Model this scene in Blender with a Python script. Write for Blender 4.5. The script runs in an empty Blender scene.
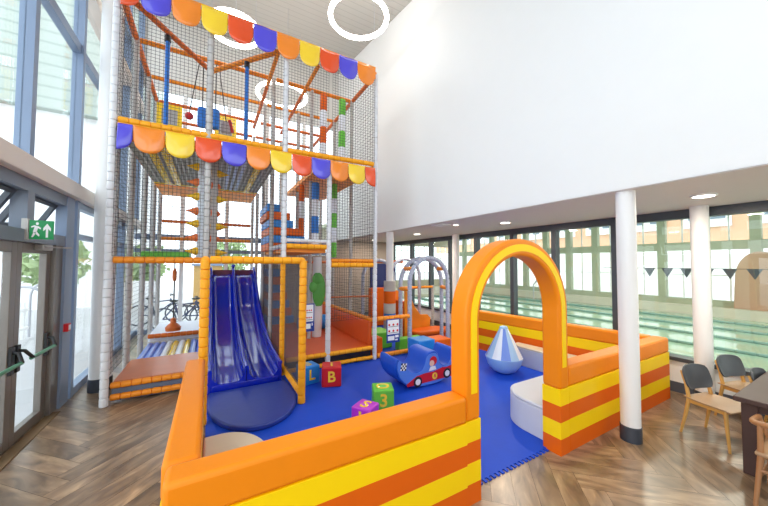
import bpy, math, random
from math import sin, cos, pi, radians
from mathutils import Vector, Matrix
random.seed(7)
S = bpy.context.scene
COL = S.collection

# ------------------------------------------------------------------ materials
def lin(c):
    return tuple(((x/255)/12.92 if x/255 <= .04045 else ((x/255+.055)/1.055)**2.4) for x in c)

def mat(name, rgb, rough=.5, metal=0., coat=0., vary=.06, scale=6., bump=0., bscale=60., spec=.5):
    m = bpy.data.materials.new(name); m.use_nodes = True
    nt = m.node_tree; b = nt.nodes['Principled BSDF']
    c = lin(rgb)
    b.inputs['Roughness'].default_value = rough
    b.inputs['Metallic'].default_value = metal
    b.inputs['Coat Weight'].default_value = coat
    b.inputs['Specular IOR Level'].default_value = spec
    tc = nt.nodes.new('ShaderNodeTexCoord')
    n = nt.nodes.new('ShaderNodeTexNoise'); n.inputs['Scale'].default_value = scale
    n.inputs['Detail'].default_value = 3
    nt.links.new(tc.outputs['Object'], n.inputs['Vector'])
    r = nt.nodes.new('ShaderNodeMix'); r.data_type = 'RGBA'
    r.inputs[6].default_value = tuple(max(0, x*(1-vary)) for x in c)+(1,)
    r.inputs[7].default_value = tuple(min(1, x*(1+vary)) for x in c)+(1,)
    nt.links.new(n.outputs['Fac'], r.inputs[0])
    nt.links.new(r.outputs[2], b.inputs['Base Color'])
    if bump:
        n2 = nt.nodes.new('ShaderNodeTexNoise'); n2.inputs['Scale'].default_value = bscale
        nt.links.new(tc.outputs['Object'], n2.inputs['Vector'])
        bp = nt.nodes.new('ShaderNodeBump'); bp.inputs['Strength'].default_value = bump
        bp.inputs['Distance'].default_value = .02
        nt.links.new(n2.outputs['Fac'], bp.inputs['Height'])
        nt.links.new(bp.outputs['Normal'], b.inputs['Normal'])
    return m

def emit(name, rgb, strength):
    m = bpy.data.materials.new(name); m.use_nodes = True
    nt = m.node_tree; nt.nodes.clear()
    o = nt.nodes.new('ShaderNodeOutputMaterial'); e = nt.nodes.new('ShaderNodeEmission')
    e.inputs[0].default_value = lin(rgb)+(1,); e.inputs[1].default_value = strength
    nt.links.new(e.outputs[0], o.inputs[0]); return m

def glass(name, tint, refl=1.45, rough=0.0):
    m = bpy.data.materials.new(name); m.use_nodes = True
    nt = m.node_tree; nt.nodes.clear()
    o = nt.nodes.new('ShaderNodeOutputMaterial'); mx = nt.nodes.new('ShaderNodeMixShader')
    t = nt.nodes.new('ShaderNodeBsdfTransparent'); g = nt.nodes.new('ShaderNodeBsdfGlossy')
    lw = nt.nodes.new('ShaderNodeLayerWeight')                 # same reflectance from both sides of the pane
    pw = nt.nodes.new('ShaderNodeMath'); pw.operation = 'POWER'; pw.inputs[1].default_value = 5
    f = nt.nodes.new('ShaderNodeMath'); f.operation = 'MULTIPLY_ADD'
    f.inputs[1].default_value = .6; f.inputs[2].default_value = refl
    nt.links.new(lw.outputs['Facing'], pw.inputs[0]); nt.links.new(pw.outputs[0], f.inputs[0])
    t.inputs[0].default_value = tuple(tint)+(1,)
    g.inputs['Roughness'].default_value = rough
    nt.links.new(f.outputs[0], mx.inputs[0]); nt.links.new(t.outputs[0], mx.inputs[1])
    nt.links.new(g.outputs[0], mx.inputs[2]); nt.links.new(mx.outputs[0], o.inputs[0]); return m

def stripes_mat(name, c1, c2, axis, period, rough=.5, duty=.5):
    """ribbed sheet: two tones across one axis, object space"""
    m = mat(name, c1, rough); nt = m.node_tree; b = nt.nodes['Principled BSDF']
    tc = nt.nodes.new('ShaderNodeTexCoord'); sp = nt.nodes.new('ShaderNodeSeparateXYZ')
    nt.links.new(tc.outputs['Object'], sp.inputs[0])
    d = nt.nodes.new('ShaderNodeMath'); d.operation = 'DIVIDE'; d.inputs[1].default_value = period
    nt.links.new(sp.outputs[axis], d.inputs[0])
    fr = nt.nodes.new('ShaderNodeMath'); fr.operation = 'FRACT'; nt.links.new(d.outputs[0], fr.inputs[0])
    gt = nt.nodes.new('ShaderNodeMath'); gt.operation = 'GREATER_THAN'; gt.inputs[1].default_value = duty
    nt.links.new(fr.outputs[0], gt.inputs[0])
    mx = nt.nodes.new('ShaderNodeMix'); mx.data_type = 'RGBA'
    mx.inputs[6].default_value = lin(c1)+(1,); mx.inputs[7].default_value = lin(c2)+(1,)
    nt.links.new(gt.outputs[0], mx.inputs[0]); nt.links.new(mx.outputs[2], b.inputs['Base Color'])
    return m

def wood_uv(name, c1, c2, c3, rough=.4):
    """planks: u along the board, v across; integer part of v picks the board's tone"""
    m = bpy.data.materials.new(name); m.use_nodes = True
    nt = m.node_tree; b = nt.nodes['Principled BSDF']; b.inputs['Roughness'].default_value = rough; b.inputs['Specular IOR Level'].default_value = .8; b.inputs['Coat Weight'].default_value = .22; b.inputs['Coat Roughness'].default_value = .35
    uv = nt.nodes.new('ShaderNodeUVMap'); sp = nt.nodes.new('ShaderNodeSeparateXYZ')
    nt.links.new(uv.outputs[0], sp.inputs[0])
    fl = nt.nodes.new('ShaderNodeMath'); fl.operation = 'FLOOR'; nt.links.new(sp.outputs[1], fl.inputs[0])
    wn = nt.nodes.new('ShaderNodeTexWhiteNoise'); wn.noise_dimensions = '1D'
    nt.links.new(fl.outputs[0], wn.inputs['W'])
    mp = nt.nodes.new('ShaderNodeMapping'); mp.inputs['Scale'].default_value = (1.6, 5., 1)
    nt.links.new(uv.outputs[0], mp.inputs[0])
    n1 = nt.nodes.new('ShaderNodeTexNoise'); n1.inputs['Scale'].default_value = 1.6; n1.inputs['Detail'].default_value = 6
    n1.inputs['Distortion'].default_value = .8
    nt.links.new(mp.outputs[0], n1.inputs['Vector'])
    cr = nt.nodes.new('ShaderNodeValToRGB')
    cr.color_ramp.elements[0].position = .3; cr.color_ramp.elements[0].color = lin(c1)+(1,)
    cr.color_ramp.elements[1].position = .72; cr.color_ramp.elements[1].color = lin(c3)+(1,)
    e = cr.color_ramp.elements.new(.52); e.color = lin(c2)+(1,)
    nt.links.new(n1.outputs['Fac'], cr.inputs[0])
    mr = nt.nodes.new('ShaderNodeMapRange'); mr.inputs[3].default_value = .72; mr.inputs[4].default_value = 1.25
    nt.links.new(wn.outputs['Value'], mr.inputs[0])
    mul = nt.nodes.new('ShaderNodeMix'); mul.data_type = 'RGBA'; mul.blend_type = 'MULTIPLY'
    mul.inputs[0].default_value = 1
    nt.links.new(cr.outputs[0], mul.inputs[6]); nt.links.new(mr.outputs[0], mul.inputs[7])
    nt.links.new(mul.outputs[2], b.inputs['Base Color'])
    bp = nt.nodes.new('ShaderNodeBump'); bp.inputs['Strength'].default_value = .08; bp.inputs['Distance'].default_value = .01
    nt.links.new(n1.outputs['Fac'], bp.inputs['Height']); nt.links.new(bp.outputs[0], b.inputs['Normal'])
    return m

M = dict(
    white=mat('white_paint', (240, 240, 238), .55, vary=.01),
    ceil=stripes_mat('grey_slatted_ceiling', (188, 185, 178), (170, 168, 161), 1, .22, .6, .9),
    soffit=mat('soffit_paint', (224, 216, 212), .6, vary=.02),
    beige=mat('beige_wall_paint', (168, 152, 140), .6, vary=.04),
    floor=wood_uv('oak_herringbone', (100, 80, 62), (142, 116, 90), (178, 150, 118), .3),
    floorgap=mat('floor_joint', (70, 54, 42), .7),
    steel=mat('blue_grey_frame', (128, 146, 172), .4, vary=.03),
    steeldk=mat('charcoal_frame', (66, 72, 80), .4, vary=.03),
    doorfr=mat('bronze_door_frame', (124, 118, 112), .35, .3, vary=.03),
    beam=mat('cream_beam', (232, 222, 212), .5, vary=.03),
    glass=glass('clear_glass', (.98, .99, .985), .02),
    glassp=glass('green_tinted_glass', (.94, .97, .94), .035),
    skirt=mat('grey_skirting', (84, 88, 98), .45),
    collar=mat('column_collar', (62, 68, 78), .4),
    orange=mat('orange_vinyl', (240, 136, 10), .42, coat=.0, spec=.3, vary=.03, bump=.05, bscale=25),
    orangedk=mat('deep_orange_vinyl', (226, 98, 2), .45, spec=.3, vary=.04),
    yellow=mat('yellow_vinyl', (254, 212, 0), .42, spec=.3, vary=.02, bump=.05, bscale=25),
    foamo=mat('orange_foam_sleeve', (240, 142, 20), .5, vary=.05),
    foamr=mat('burnt_orange_sleeve', (222, 110, 30), .5, vary=.05),
    foamy=mat('amber_foam_sleeve', (250, 170, 10), .5, vary=.04),
    foamh=mat('blue_grey_sleeve', (170, 176, 196), .5, vary=.04),
    foamg=mat('grey_foam_sleeve', (190, 186, 182), .55, vary=.05),
    foamw=mat('pale_foam_sleeve', (222, 222, 224), .55, vary=.03),
    foamb=mat('blue_foam_sleeve', (40, 120, 210), .5, vary=.04),
    net=mat('dark_netting', (58, 58, 60), .8, vary=.1),
    netf=mat('fine_dark_mesh', (84, 80, 82), .8, vary=.1),
    blue=mat('royal_blue_vinyl', (24, 84, 200), .42, vary=.05, bump=.06, bscale=18),
    mat_=mat('blue_foam_mat', (22, 74, 200), .55, spec=.3, vary=.05, bump=.05, bscale=40),
    landing=mat('navy_landing_mat', (40, 62, 150), .4, vary=.06, bump=.1, bscale=8),
    slide=mat('glossy_blue_plastic', (10, 34, 176), .1, coat=.4, vary=.04),
    red=mat('red_vinyl', (206, 24, 26), .4, vary=.03),
    green=mat('lime_vinyl', (104, 196, 60), .42, vary=.04),
    greend=mat('leaf_green_foam', (84, 160, 70), .5, vary=.08),
    magenta=mat('magenta_vinyl', (190, 50, 200), .4, vary=.03),
    cyan=mat('sky_blue_vinyl', (28, 130, 214), .4, vary=.03),
    lblue=mat('pale_blue_vinyl', (160, 198, 236), .35, coat=.2, vary=.03),
    mblue=mat('mid_blue_vinyl', (104, 140, 224), .35, coat=.2, vary=.03),
    wvinyl=mat('white_vinyl', (232, 238, 246), .35, coat=.2, vary=.02),
    bench=mat('pale_grey_vinyl', (206, 208, 218), .45, vary=.03),
    benchb=mat('beige_vinyl', (214, 200, 176), .45, vary=.03),
    deckm=mat('rust_deck_mat', (206, 112, 62), .35, vary=.08, bump=.05, bscale=14),
    decko=mat('orange_deck_mat', (224, 92, 30), .4, vary=.05),
    decku=mat('deck_underside', (150, 146, 134), .6, vary=.4, scale=14),
    deckor=mat('orange_deck_board', (250, 152, 48), .5, vary=.08),
    steel2=mat('galvanised_tube', (186, 188, 194), .35, .4, vary=.03),
    black=mat('black_plastic', (28, 28, 30), .4),
    green_bar=mat('green_push_bar', (74, 140, 104), .35),
    exitg=mat('exit_green', (30, 150, 84), .4, vary=.02),
    signw=mat('sign_white', (242, 242, 242), .4, vary=.01),
    signb=mat('sign_blue', (34, 62, 150), .4, vary=.02),
    chairw=mat('beech_frame', (214, 164, 88), .4, vary=.08, scale=14),
    seatw=mat('oak_seat', (172, 138, 104), .42, vary=.08, scale=14),
    chaird=mat('charcoal_back', (70, 74, 80), .5, vary=.04),
    tablew=mat('dark_walnut_table', (78, 58, 53), .5, vary=.14, scale=9, spec=.3),
    walnut=mat('brown_bentwood', (168, 120, 80), .38, vary=.08, scale=14),
    ring=emit('ring_glow', (255, 252, 244), 14),
    lamp=emit('downlight_glow', (255, 246, 230), 9),
    water=mat('pool_water', (150, 180, 160), .07, vary=.2, scale=.8, bump=.5, bscale=3.),
    tile=mat('pool_tile', (204, 196, 180), .5, vary=.04),
    poolw=mat('pool_wall_green', (178, 184, 160), .6, vary=.05),
    poolc=mat('pool_ceiling', (172, 178, 150), .6, vary=.05),
    lane=mat('lane_rope', (112, 146, 138), .5),
    brick=mat('orange_brick', (224, 178, 146), .8, vary=.1, scale=20),
    pave=mat('pale_paving', (196, 196, 196), .8, vary=.06, scale=3),
    tree=mat('pale_foliage', (168, 190, 136), .8, vary=.35, scale=5),
    trunk=mat('bark', (110, 90, 74), .8),
    clad=stripes_mat('ribbed_cladding', (176, 186, 176), (156, 168, 158), 2, .5, .7, .8),
    bike=mat('bike_paint', (46, 60, 96), .35),
    rubber=mat('tyre_rubber', (52, 56, 70), .6),
    ytrans=mat('yellow_cone_plastic', (242, 190, 16), .35, vary=.03),
    otrans=mat('orange_cone_plastic', (238, 120, 50), .35, vary=.03),
    clear=mat('translucent_tube', (214, 222, 230), .3, vary=.03),
    purple=mat('violet_blue_vinyl', (86, 78, 214), .2, coat=.5, bump=.25, bscale=7, vary=.05),
    vorange=mat('bright_orange_vinyl', (248, 140, 40), .2, coat=.5, bump=.25, bscale=7, vary=.05),
    vyellow=mat('bright_yellow_vinyl', (255, 212, 50), .2, coat=.5, bump=.25, bscale=7, vary=.04),
    vred=mat('red_orange_vinyl', (236, 84, 34), .2, coat=.5, bump=.25, bscale=7, vary=.05),
    checks=mat('white_decal', (240, 240, 240), .4),
    carbl=mat('sky_decal', (84, 132, 226), .4, vary=.03),
    skin=mat('peach_decal', (240, 206, 176), .5),
    call=mat('red_call_point', (214, 34, 40), .4),
    cord=mat('dark_cord', (50, 44, 42), .7),
    cone=mat('terracotta_plastic', (208, 104, 40), .35, vary=.04),
    cloud=mat('white_mat', (226, 230, 240), .5, vary=.03),
    alu=mat('brushed_alloy', (176, 172, 166), .35, .5),
)

# ------------------------------------------------------------------ mesh tools
class MB:
    def __init__(s): s.v = []; s.f = []; s.m = []
    def add(s, vs, fs, m=0):
        k = len(s.v); s.v += [tuple(p) for p in vs]
        for f in fs: s.f.append([i+k for i in f]); s.m.append(m)
        return s
    def box(s, x0, x1, y0, y1, z0, z1, m=0):
        v = [(x, y, z) for z in (z0, z1) for y in (y0, y1) for x in (x0, x1)]
        return s.add(v, [(0, 2, 3, 1), (4, 5, 7, 6), (0, 1, 5, 4), (2, 6, 7, 3), (0, 4, 6, 2), (1, 3, 7, 5)], m)
    def obox(s, c, ax, ay, az, m=0):
        """box by centre and three half-axis vectors"""
        c, ax, ay, az = map(Vector, (c, ax, ay, az))
        v = [c+ax*i+ay*j+az*k for k in (-1, 1) for j in (-1, 1) for i in (-1, 1)]
        return s.add(v, [(0, 2, 3, 1), (4, 5, 7, 6), (0, 1, 5, 4), (2, 6, 7, 3), (0, 4, 6, 2), (1, 3, 7, 5)], m)
    def rings(s, rings, m=0, cap=True, closed=False):
        n = len(rings[0]); k = len(s.v)
        for r in rings: s.v += [tuple(p) for p in r]
        R = len(rings)
        for i in range(R if closed else R-1):
            a = k+i*n; b = k+((i+1) % R)*n
            for j in range(n):
                s.f.append([a+j, a+(j+1) % n, b+(j+1) % n, b+j]); s.m.append(m)
        if cap and not closed:
            s.f.append(list(range(k, k+n))[::-1]); s.m.append(m)
            s.f.append(list(range(k+(R-1)*n, k+R*n))); s.m.append(m)
        return s
    def tube(s, pts, r, n=10, m=0, closed=False):
        pts = [Vector(p) for p in pts]; R = []
        rr = r if isinstance(r, (list, tuple)) else [r]*len(pts)
        up = None
        for i, p in enumerate(pts):
            a = pts[i-1] if (i or closed) else p
            b = pts[(i+1) % len(pts)] if (i < len(pts)-1 or closed) else p
            t = (b-a).normalized()
            if up is None:
                up = Vector((0, 0, 1)) if abs(t.z) < .9 else Vector((1, 0, 0))
            u = (up-t*up.dot(t)).normalized(); w = t.cross(u); up = u
            R.append([p+(u*cos(2*pi*j/n)+w*sin(2*pi*j/n))*rr[i] for j in range(n)])
        return s.rings(R, m, True, closed)
    def foam(s, p0, p1, r=.055, seg=.13, n=12, m=0):
        """padded pipe: a run of foam sleeves with a pinch at each joint"""
        p0, p1 = Vector(p0), Vector(p1); L = (p1-p0).length
        k = max(1, round(L/seg)); d = L/k; t = (p1-p0)/L
        pts, rr = [], []
        for i in range(k):
            for a, q in ((.0, .62), (.05, .96), (.14, 1), (.86, 1), (.95, .96), (1., .62)):
                if a == 0. and i: continue
                pts.append(p0+t*d*(i+a)); rr.append(r*q)
        return s.tube(pts, rr, n, m)
    def foam_path(s, pts, r=.05, seg=.13, n=10, m=0):
        """foam sleeves threaded along a bent pipe"""
        P = [Vector(p) for p in pts]; L = [0]
        for a, b in zip(P, P[1:]): L.append(L[-1]+(b-a).length)
        k = max(1, round(L[-1]/seg)); d = L[-1]/k; q, rr = [], []
        def at(t):
            for i in range(len(L)-1):
                if t <= L[i+1]+1e-9: return P[i].lerp(P[i+1], (t-L[i])/(L[i+1]-L[i]))
            return P[-1]
        for i in range(k):
            for a, w in ((.0, .65), (.06, .96), (.5, 1), (.94, .96), (1., .65)):
                if a == 0. and i: continue
                q.append(at(d*(i+a))); rr.append(r*w)
        return s.tube(q, rr, n, m)
    def lathe(s, prof, n=24, c=(0, 0, 0), m=0):
        R = [[(c[0]+r*cos(2*pi*j/n), c[1]+r*sin(2*pi*j/n), c[2]+z) for j in range(n)] for r, z in prof]
        return s.rings(R, m)
    def prism(s, poly, axis, a, b, m=0):
        """extrude a 2-D outline (ccw) along an axis 0/1/2 between a and b"""
        def P(u, v, w): return [(w, u, v), (u, w, v), (u, v, w)][axis]
        n = len(poly)
        v = [P(u, q, a) for u, q in poly]+[P(u, q, b) for u, q in poly]
        s.add(v, [list(range(n))[::-1], list(range(n, 2*n))]+[(i, (i+1) % n, n+(i+1) % n, n+i) for i in range(n)], m)
        return s
    def ball(s, c, rx, ry=None, rz=None, n=16, m=0):
        ry = ry or rx; rz = rz or rx
        R = []
        for i in range(1, n//2):
            a = -pi/2+pi*i/(n//2)
            R.append([(c[0]+rx*cos(a)*cos(2*pi*j/n), c[1]+ry*cos(a)*sin(2*pi*j/n), c[2]+rz*sin(a)) for j in range(n)])
        return s.rings(R, m)

def obj(name, mb, mats, parent=None, local=False, bevel=0, seg=3, ang=40, smooth=True, solid=0):
    if not isinstance(mats, (list, tuple)): mats = [mats]
    off = Vector((0, 0, 0))
    vs = [Vector(v) for v in mb.v]
    if parent is not None and not local: off = parent.get('_loc') and Vector(parent['_loc']) or parent.location.copy()
    if parent is None:
        xs = [v.x for v in vs]; ys = [v.y for v in vs]; zs = [v.z for v in vs]
        off = Vector(((min(xs)+max(xs))/2, (min(ys)+max(ys))/2, min(zs)))
    me = bpy.data.meshes.new(name)
    me.from_pydata([tuple(v-off) for v in vs], [], mb.f)
    for m in mats: me.materials.append(M[m] if isinstance(m, str) else m)
    for p, k in zip(me.polygons, mb.m): p.material_index = k
    import bmesh
    bm = bmesh.new(); bm.from_mesh(me); bmesh.ops.recalc_face_normals(bm, faces=bm.faces[:]); bm.to_mesh(me); bm.free()
    if smooth:
        me.shade_smooth(); me.set_sharp_from_angle(angle=radians(ang))
    o = bpy.data.objects.new(name, me); COL.objects.link(o)
    if parent is None: o.location = off
    else: o.parent = parent
    if solid:
        sd = o.modifiers.new('thickness', 'SOLIDIFY'); sd.thickness = solid; sd.offset = 0
    if bevel:
        b = o.modifiers.new('rounded', 'BEVEL'); b.width = bevel; b.segments = seg; b.limit_method = 'ANGLE'
        b.angle_limit = radians(40)
    return o

def sub(name, mb, mats, part, thing, **k):
    """sub-part: the part itself sits at the thing's origin"""
    o = obj(name, mb, mats, thing, **k); o.parent = part; return o

def thing(name, label, cat, loc=(0, 0, 0), rz=0, group=None):
    o = bpy.data.objects.new(name, None); COL.objects.link(o)
    o.location = loc; o.rotation_euler = (0, 0, rz); o.empty_display_size = .1
    o['label'] = label; o['category'] = cat
    if group: o['group'] = group
    return o

def tag(o, label, cat, group=None, kind=None):
    if label: o['label'] = label
    if cat: o['category'] = cat
    if group: o['group'] = group
    if kind: o['kind'] = kind
    return o

def struct(name, mb, mats, parent=None, **k):
    o = obj(name, mb, mats, parent, **k)
    if parent is None: o['kind'] = 'structure'
    return o

def sroot(name, loc):
    o = bpy.data.objects.new(name, None); COL.objects.link(o); o.location = loc; o['kind'] = 'structure'
    return o

def dup(root, loc, rz, label, group=None):
    r = root.copy(); COL.objects.link(r); r.location = loc; r.rotation_euler = (0, 0, rz); r['label'] = label
    if group: r['group'] = group
    for ch in list(root.children):
        c = ch.copy(); COL.objects.link(c); c.parent = r
        for g in list(ch.children):
            d = g.copy(); COL.objects.link(d); d.parent = c
    return r

def text_mesh(txt, size, depth):
    cu = bpy.data.curves.new('letter', 'FONT'); cu.body = txt; cu.size = size; cu.extrude = depth
    cu.align_x = 'CENTER'; cu.align_y = 'CENTER'; cu.offset = size*.02
    t = bpy.data.objects.new('letter', cu); COL.objects.link(t)
    bpy.context.view_layer.update()
    me = bpy.data.meshes.new_from_object(t.evaluated_get(bpy.context.evaluated_depsgraph_get()))
    bpy.data.objects.remove(t); bpy.data.curves.remove(cu)
    return me

def letter(name, txt, size, m, parent, loc, rot, depth=.002):
    me = text_mesh(txt, size, depth); me.materials.clear(); me.materials.append(M[m])
    o = bpy.data.objects.new(name, me); COL.objects.link(o); o.parent = parent
    o.location = loc; o.rotation_euler = rot
    return o

# ------------------------------------------------------------------ camera (fitted to the photograph's lines)
f, yaw, pit, rol = 304.3, .51913, .0349, .0041
F = Vector((sin(yaw)*cos(pit), cos(yaw)*cos(pit), sin(pit)))
R = Vector((cos(yaw), -sin(yaw), 0)); U = R.cross(F)
R2 = R*cos(rol)+U*sin(rol); U2 = -R*sin(rol)+U*cos(rol)
cd = bpy.data.cameras.new('camera'); cam = bpy.data.objects.new('camera', cd); COL.objects.link(cam)
cam.matrix_world = Matrix(((R2.x, U2.x, -F.x, 0), (R2.y, U2.y, -F.y, 0), (R2.z, U2.z, -F.z, 2.05), (0, 0, 0, 1)))
cd.sensor_width = 36; cd.lens = f/768*36; cd.clip_start = .05; cd.clip_end = 300
S.camera = cam

# ------------------------------------------------------------------ the room shell
def floor():
    W, n = .2, 6; L = W*n
    mb = MB(); uvs = []
    x0, x1, y0, y1 = -1.95, 6.6, -2., 11.
    mb.add([(x0, y0, -.004), (x1, y0, -.004), (x1, y1, -.004), (x0, y1, -.004)], [(0, 1, 2, 3)], 1); uvs += [(0, 0)]*4
    c, s = cos(pi/4), sin(pi/4); g = .0012
    for i in range(-90, 90):
        for j in range(-12, 12):
            ox, oy = i*W+j*L, i*W-j*L
            for (a0, a1, b0, b1, hor) in ((ox, ox+L, oy, oy+W, 1), (ox, ox+W, oy+W, oy+W+L, 0)):
                a0 += g; a1 -= g; b0 += g; b1 -= g
                q = [(a0, b0), (a1, b0), (a1, b1), (a0, b1)]
                P = [(c*a-s*b+2.3, s*a+c*b+4) for a, b in q]
                # clip to the floor rectangle
                if max(p[0] for p in P) < x0 or min(p[0] for p in P) > x1 or max(p[1] for p in P) < y0 or min(p[1] for p in P) > y1: continue
                k = random.randint(1, 4000); u0 = random.random()*40
                T = [(u0, k+.02), (u0+L, k+.02), (u0+L, k+.22), (u0, k+.22)] if hor else [(u0, k+.02), (u0, k+.22), (u0+L, k+.22), (u0+L, k+.02)]
                poly = [(p[0], p[1], t[0], t[1]) for p, t in zip(P, T)]
                for ax, lim, sg in ((0, x0, 1), (0, x1, -1), (1, y0, 1), (1, y1, -1)):
                    out = []
                    for a, b in zip(poly, poly[1:]+poly[:1]):
                        ia = (a[ax]-lim)*sg >= 0; ib = (b[ax]-lim)*sg >= 0
                        if ia: out.append(a)
                        if ia != ib:
                            t = (lim-a[ax])/(b[ax]-a[ax]); out.append(tuple(a[q]+(b[q]-a[q])*t for q in range(4)))
                    poly = out
                    if not poly: break
                if len(poly) < 3: continue
                mb.add([(p[0], p[1], 0) for p in poly], [list(range(len(poly)))], 0); uvs += [(p[2], p[3]) for p in poly]
    me = bpy.data.meshes.new('floor'); me.from_pydata(mb.v, [], mb.f)
    ul = me.uv_layers.new(name='UVMap')
    for l in me.loops: ul.data[l.index].uv = uvs[l.vertex_index]
    me.materials.append(M['floor']); me.materials.append(M['floorgap'])
    for p, k in zip(me.polygons, mb.m): p.material_index = k
    o = bpy.data.objects.new('floor', me); COL.objects.link(o); o['kind'] = 'structure'
floor()

cz = lambda y: 8.64+.175*(y-6.5)                # the ceiling rises away from the camera
struct('ceiling', MB().prism([(-2.2, cz(-2.2)), (11.3, cz(11.3)), (11.3, cz(11.3)+.2), (-2.2, cz(-2.2)+.2)], 0, -2.1, 4.2), 'ceil')
struct('wall_right', MB().prism([(-2.2, 2.93), (11.15, 2.93), (11.15, cz(11.15)), (-2.2, cz(-2.2))], 0, 4.2, 4.35), 'white')
struct('ceiling_soffit', MB().box(4.35, 7., -2.2, 11.15, 2.94, 3.1).box(4.2, 4.36, -2.2, 11.15, 2.925, 2.935), 'soffit')
struct('wall_back', MB().box(4.2, 6.75, 11., 11.15, 0, 2.94).box(1.66, 4.2, 10.9, 10.98, 0, 2.34), 'beige')
struct('baseboard_back', MB().box(4.12, 6.6, 10.97, 11., 0, .12), 'skirt')
# window wall to the pool: low dado, sill, mullions, panes
struct('wall_pool', MB().box(6.6, 6.75, -2.2, 11, 0, .5), 'white')
struct('baseboard_pool', MB().box(6.575, 6.6, -2.2, 10.98, 0, .16), 'skirt')
struct('trim_1', MB().box(6.56, 6.78, -2.2, 11, .5, .56), 'steeldk')
struct('trim_2', MB().box(6.62, 6.78, -2.2, 11, 2.8, 2.94), 'steeldk')
mul = [10.95, 9.55, 8.4, 7.4, 6.3, 5.08, 4.0, 2.83, .2, -2.2]
for k in range(len(mul)-1):
    ya, yb = mul[k+1], mul[k]
    w = sroot('window_%d' % (k+1), (6.7, (ya+yb)/2, .56))
    obj('mullion', MB().box(6.62, 6.78, yb-.05, yb+.05, .56, 2.8), 'steeldk', w)
    obj('pane', MB().box(6.695, 6.705, ya+.04, yb-.04, .56, 2.8), 'glassp', w)

# unseen wall added behind the camera to cut frontal light, left open above
struct('wall_front_light_block', MB().box(-1.9, 6.75, -2.35, -2.2, 0, 4.2), 'white')
# left glazed facade
GX = -1.86
mlf = [1.9, 3.4, 4.95, 6.42, 7.9, 9.4, 10.95]
n = len(mul)
for k in range(len(mlf)-1):
    ya, yb = mlf[k], mlf[k+1]
    w = sroot('window_%d' % (n+k), (GX, (ya+yb)/2, 3.2))
    fr = MB().box(GX-.05, -1.78, yb-.05, yb+.05, 3.2, cz(yb))
    for z in (5.3, 7.4): fr.box(GX-.05, -1.81, ya+.05, yb-.05, z, z+.14)
    obj('frame', fr, 'steel', w)
    obj('pane', MB().box(GX-.006, GX+.006, ya+.05, yb-.05, 3.22, cz(ya)), 'glass', w)
struct('trim_3', MB().box(-1.95, -1.70, -2, 11, 3.0, 3.21), 'beam', bevel=.01)
struct('trim_4', MB().box(-1.95, -1.70, -2, 11, 6.32, 6.5), 'beam', bevel=.01)
# lower glazing beyond the door
for k, (ya, yb) in enumerate(((6.42, 7.9), (7.9, 9.4), (9.4, 10.95))):
    w = sroot('window_%d' % (n+6+k), (GX, (ya+yb)/2, 0))
    fr = MB().box(GX-.05, -1.78, ya-.05, ya+.05, 0, 3.0).box(GX-.05, -1.79, ya+.05, yb, 0, .12).box(GX-.05, -1.81, ya+.05, yb, 2.42, 2.5).box(GX-.05, -1.81, ya+.05, yb, 2.9, 3.0)
    obj('frame', fr, 'steel', w)
    obj('pane', MB().box(GX-.006, GX+.006, ya+.05, yb-.02, .12, 3.0), 'glass', w)
# wide post and door set
struct('trim_5', MB().box(GX-.05, -1.79, 6.02, 6.3, 0, 3.0), 'steel')
struct('trim_6', MB().box(-1.96, -1.82, 5.8, 6.02, 0, 2.36), 'doorfr')
struct('trim_7', MB().box(-1.94, -1.8, 1.9, 6.02, 2.28, 2.42).box(-1.94, -1.8, 1.9, 6.02, 2.86, 3.0).box(-1.94, -1.8, 4.96, 5.12, 2.42, 2.86).box(-1.94, -1.8, 3.4, 3.5, 2.42, 2.86), mat('mid_grey_frame', (116, 126, 140), .4, vary=.03))
for k, (ya, yb) in enumerate(((4.98, 5.8), (4.16, 4.98), (3.34, 4.16), (2.52, 3.34))):
    d = sroot('door_%d' % (k+1), (-1.9, (ya+yb)/2, 0))
    fr = MB().box(-1.94, -1.87, ya, ya+.11, 0.01, 2.28).box(-1.94, -1.87, yb-.11, yb, 0.01, 2.28)
    fr.box(-1.94, -1.87, ya+.11, yb-.11, 0.01, .13).box(-1.94, -1.87, ya+.11, yb-.11, 2.16, 2.28)
    lf = obj('door_frame', fr, 'doorfr', d, bevel=.006)
    obj('pane', MB().box(-1.91, -1.9, ya+.11, yb-.11, .13, 2.16), 'glass', d)
    if k < 2:
        obj('push_bar', MB().tube([(-1.76, ya+.1, .95), (-1.76, yb-.1, .95)], .02, 10), 'green_bar', d)
        br = MB()
        for y in (ya+.06, yb-.06):
            br.tube([(-1.88, y, 1.06), (-1.8, y, 1.05), (-1.75, y+(.06 if y == ya+.06 else -.06), .95)], .02, 8)
            br.box(-1.88, -1.84, y-.035, y+.035, .82, 1.12)
        obj('bar_bracket', br, 'black', d, bevel=.006)
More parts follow.
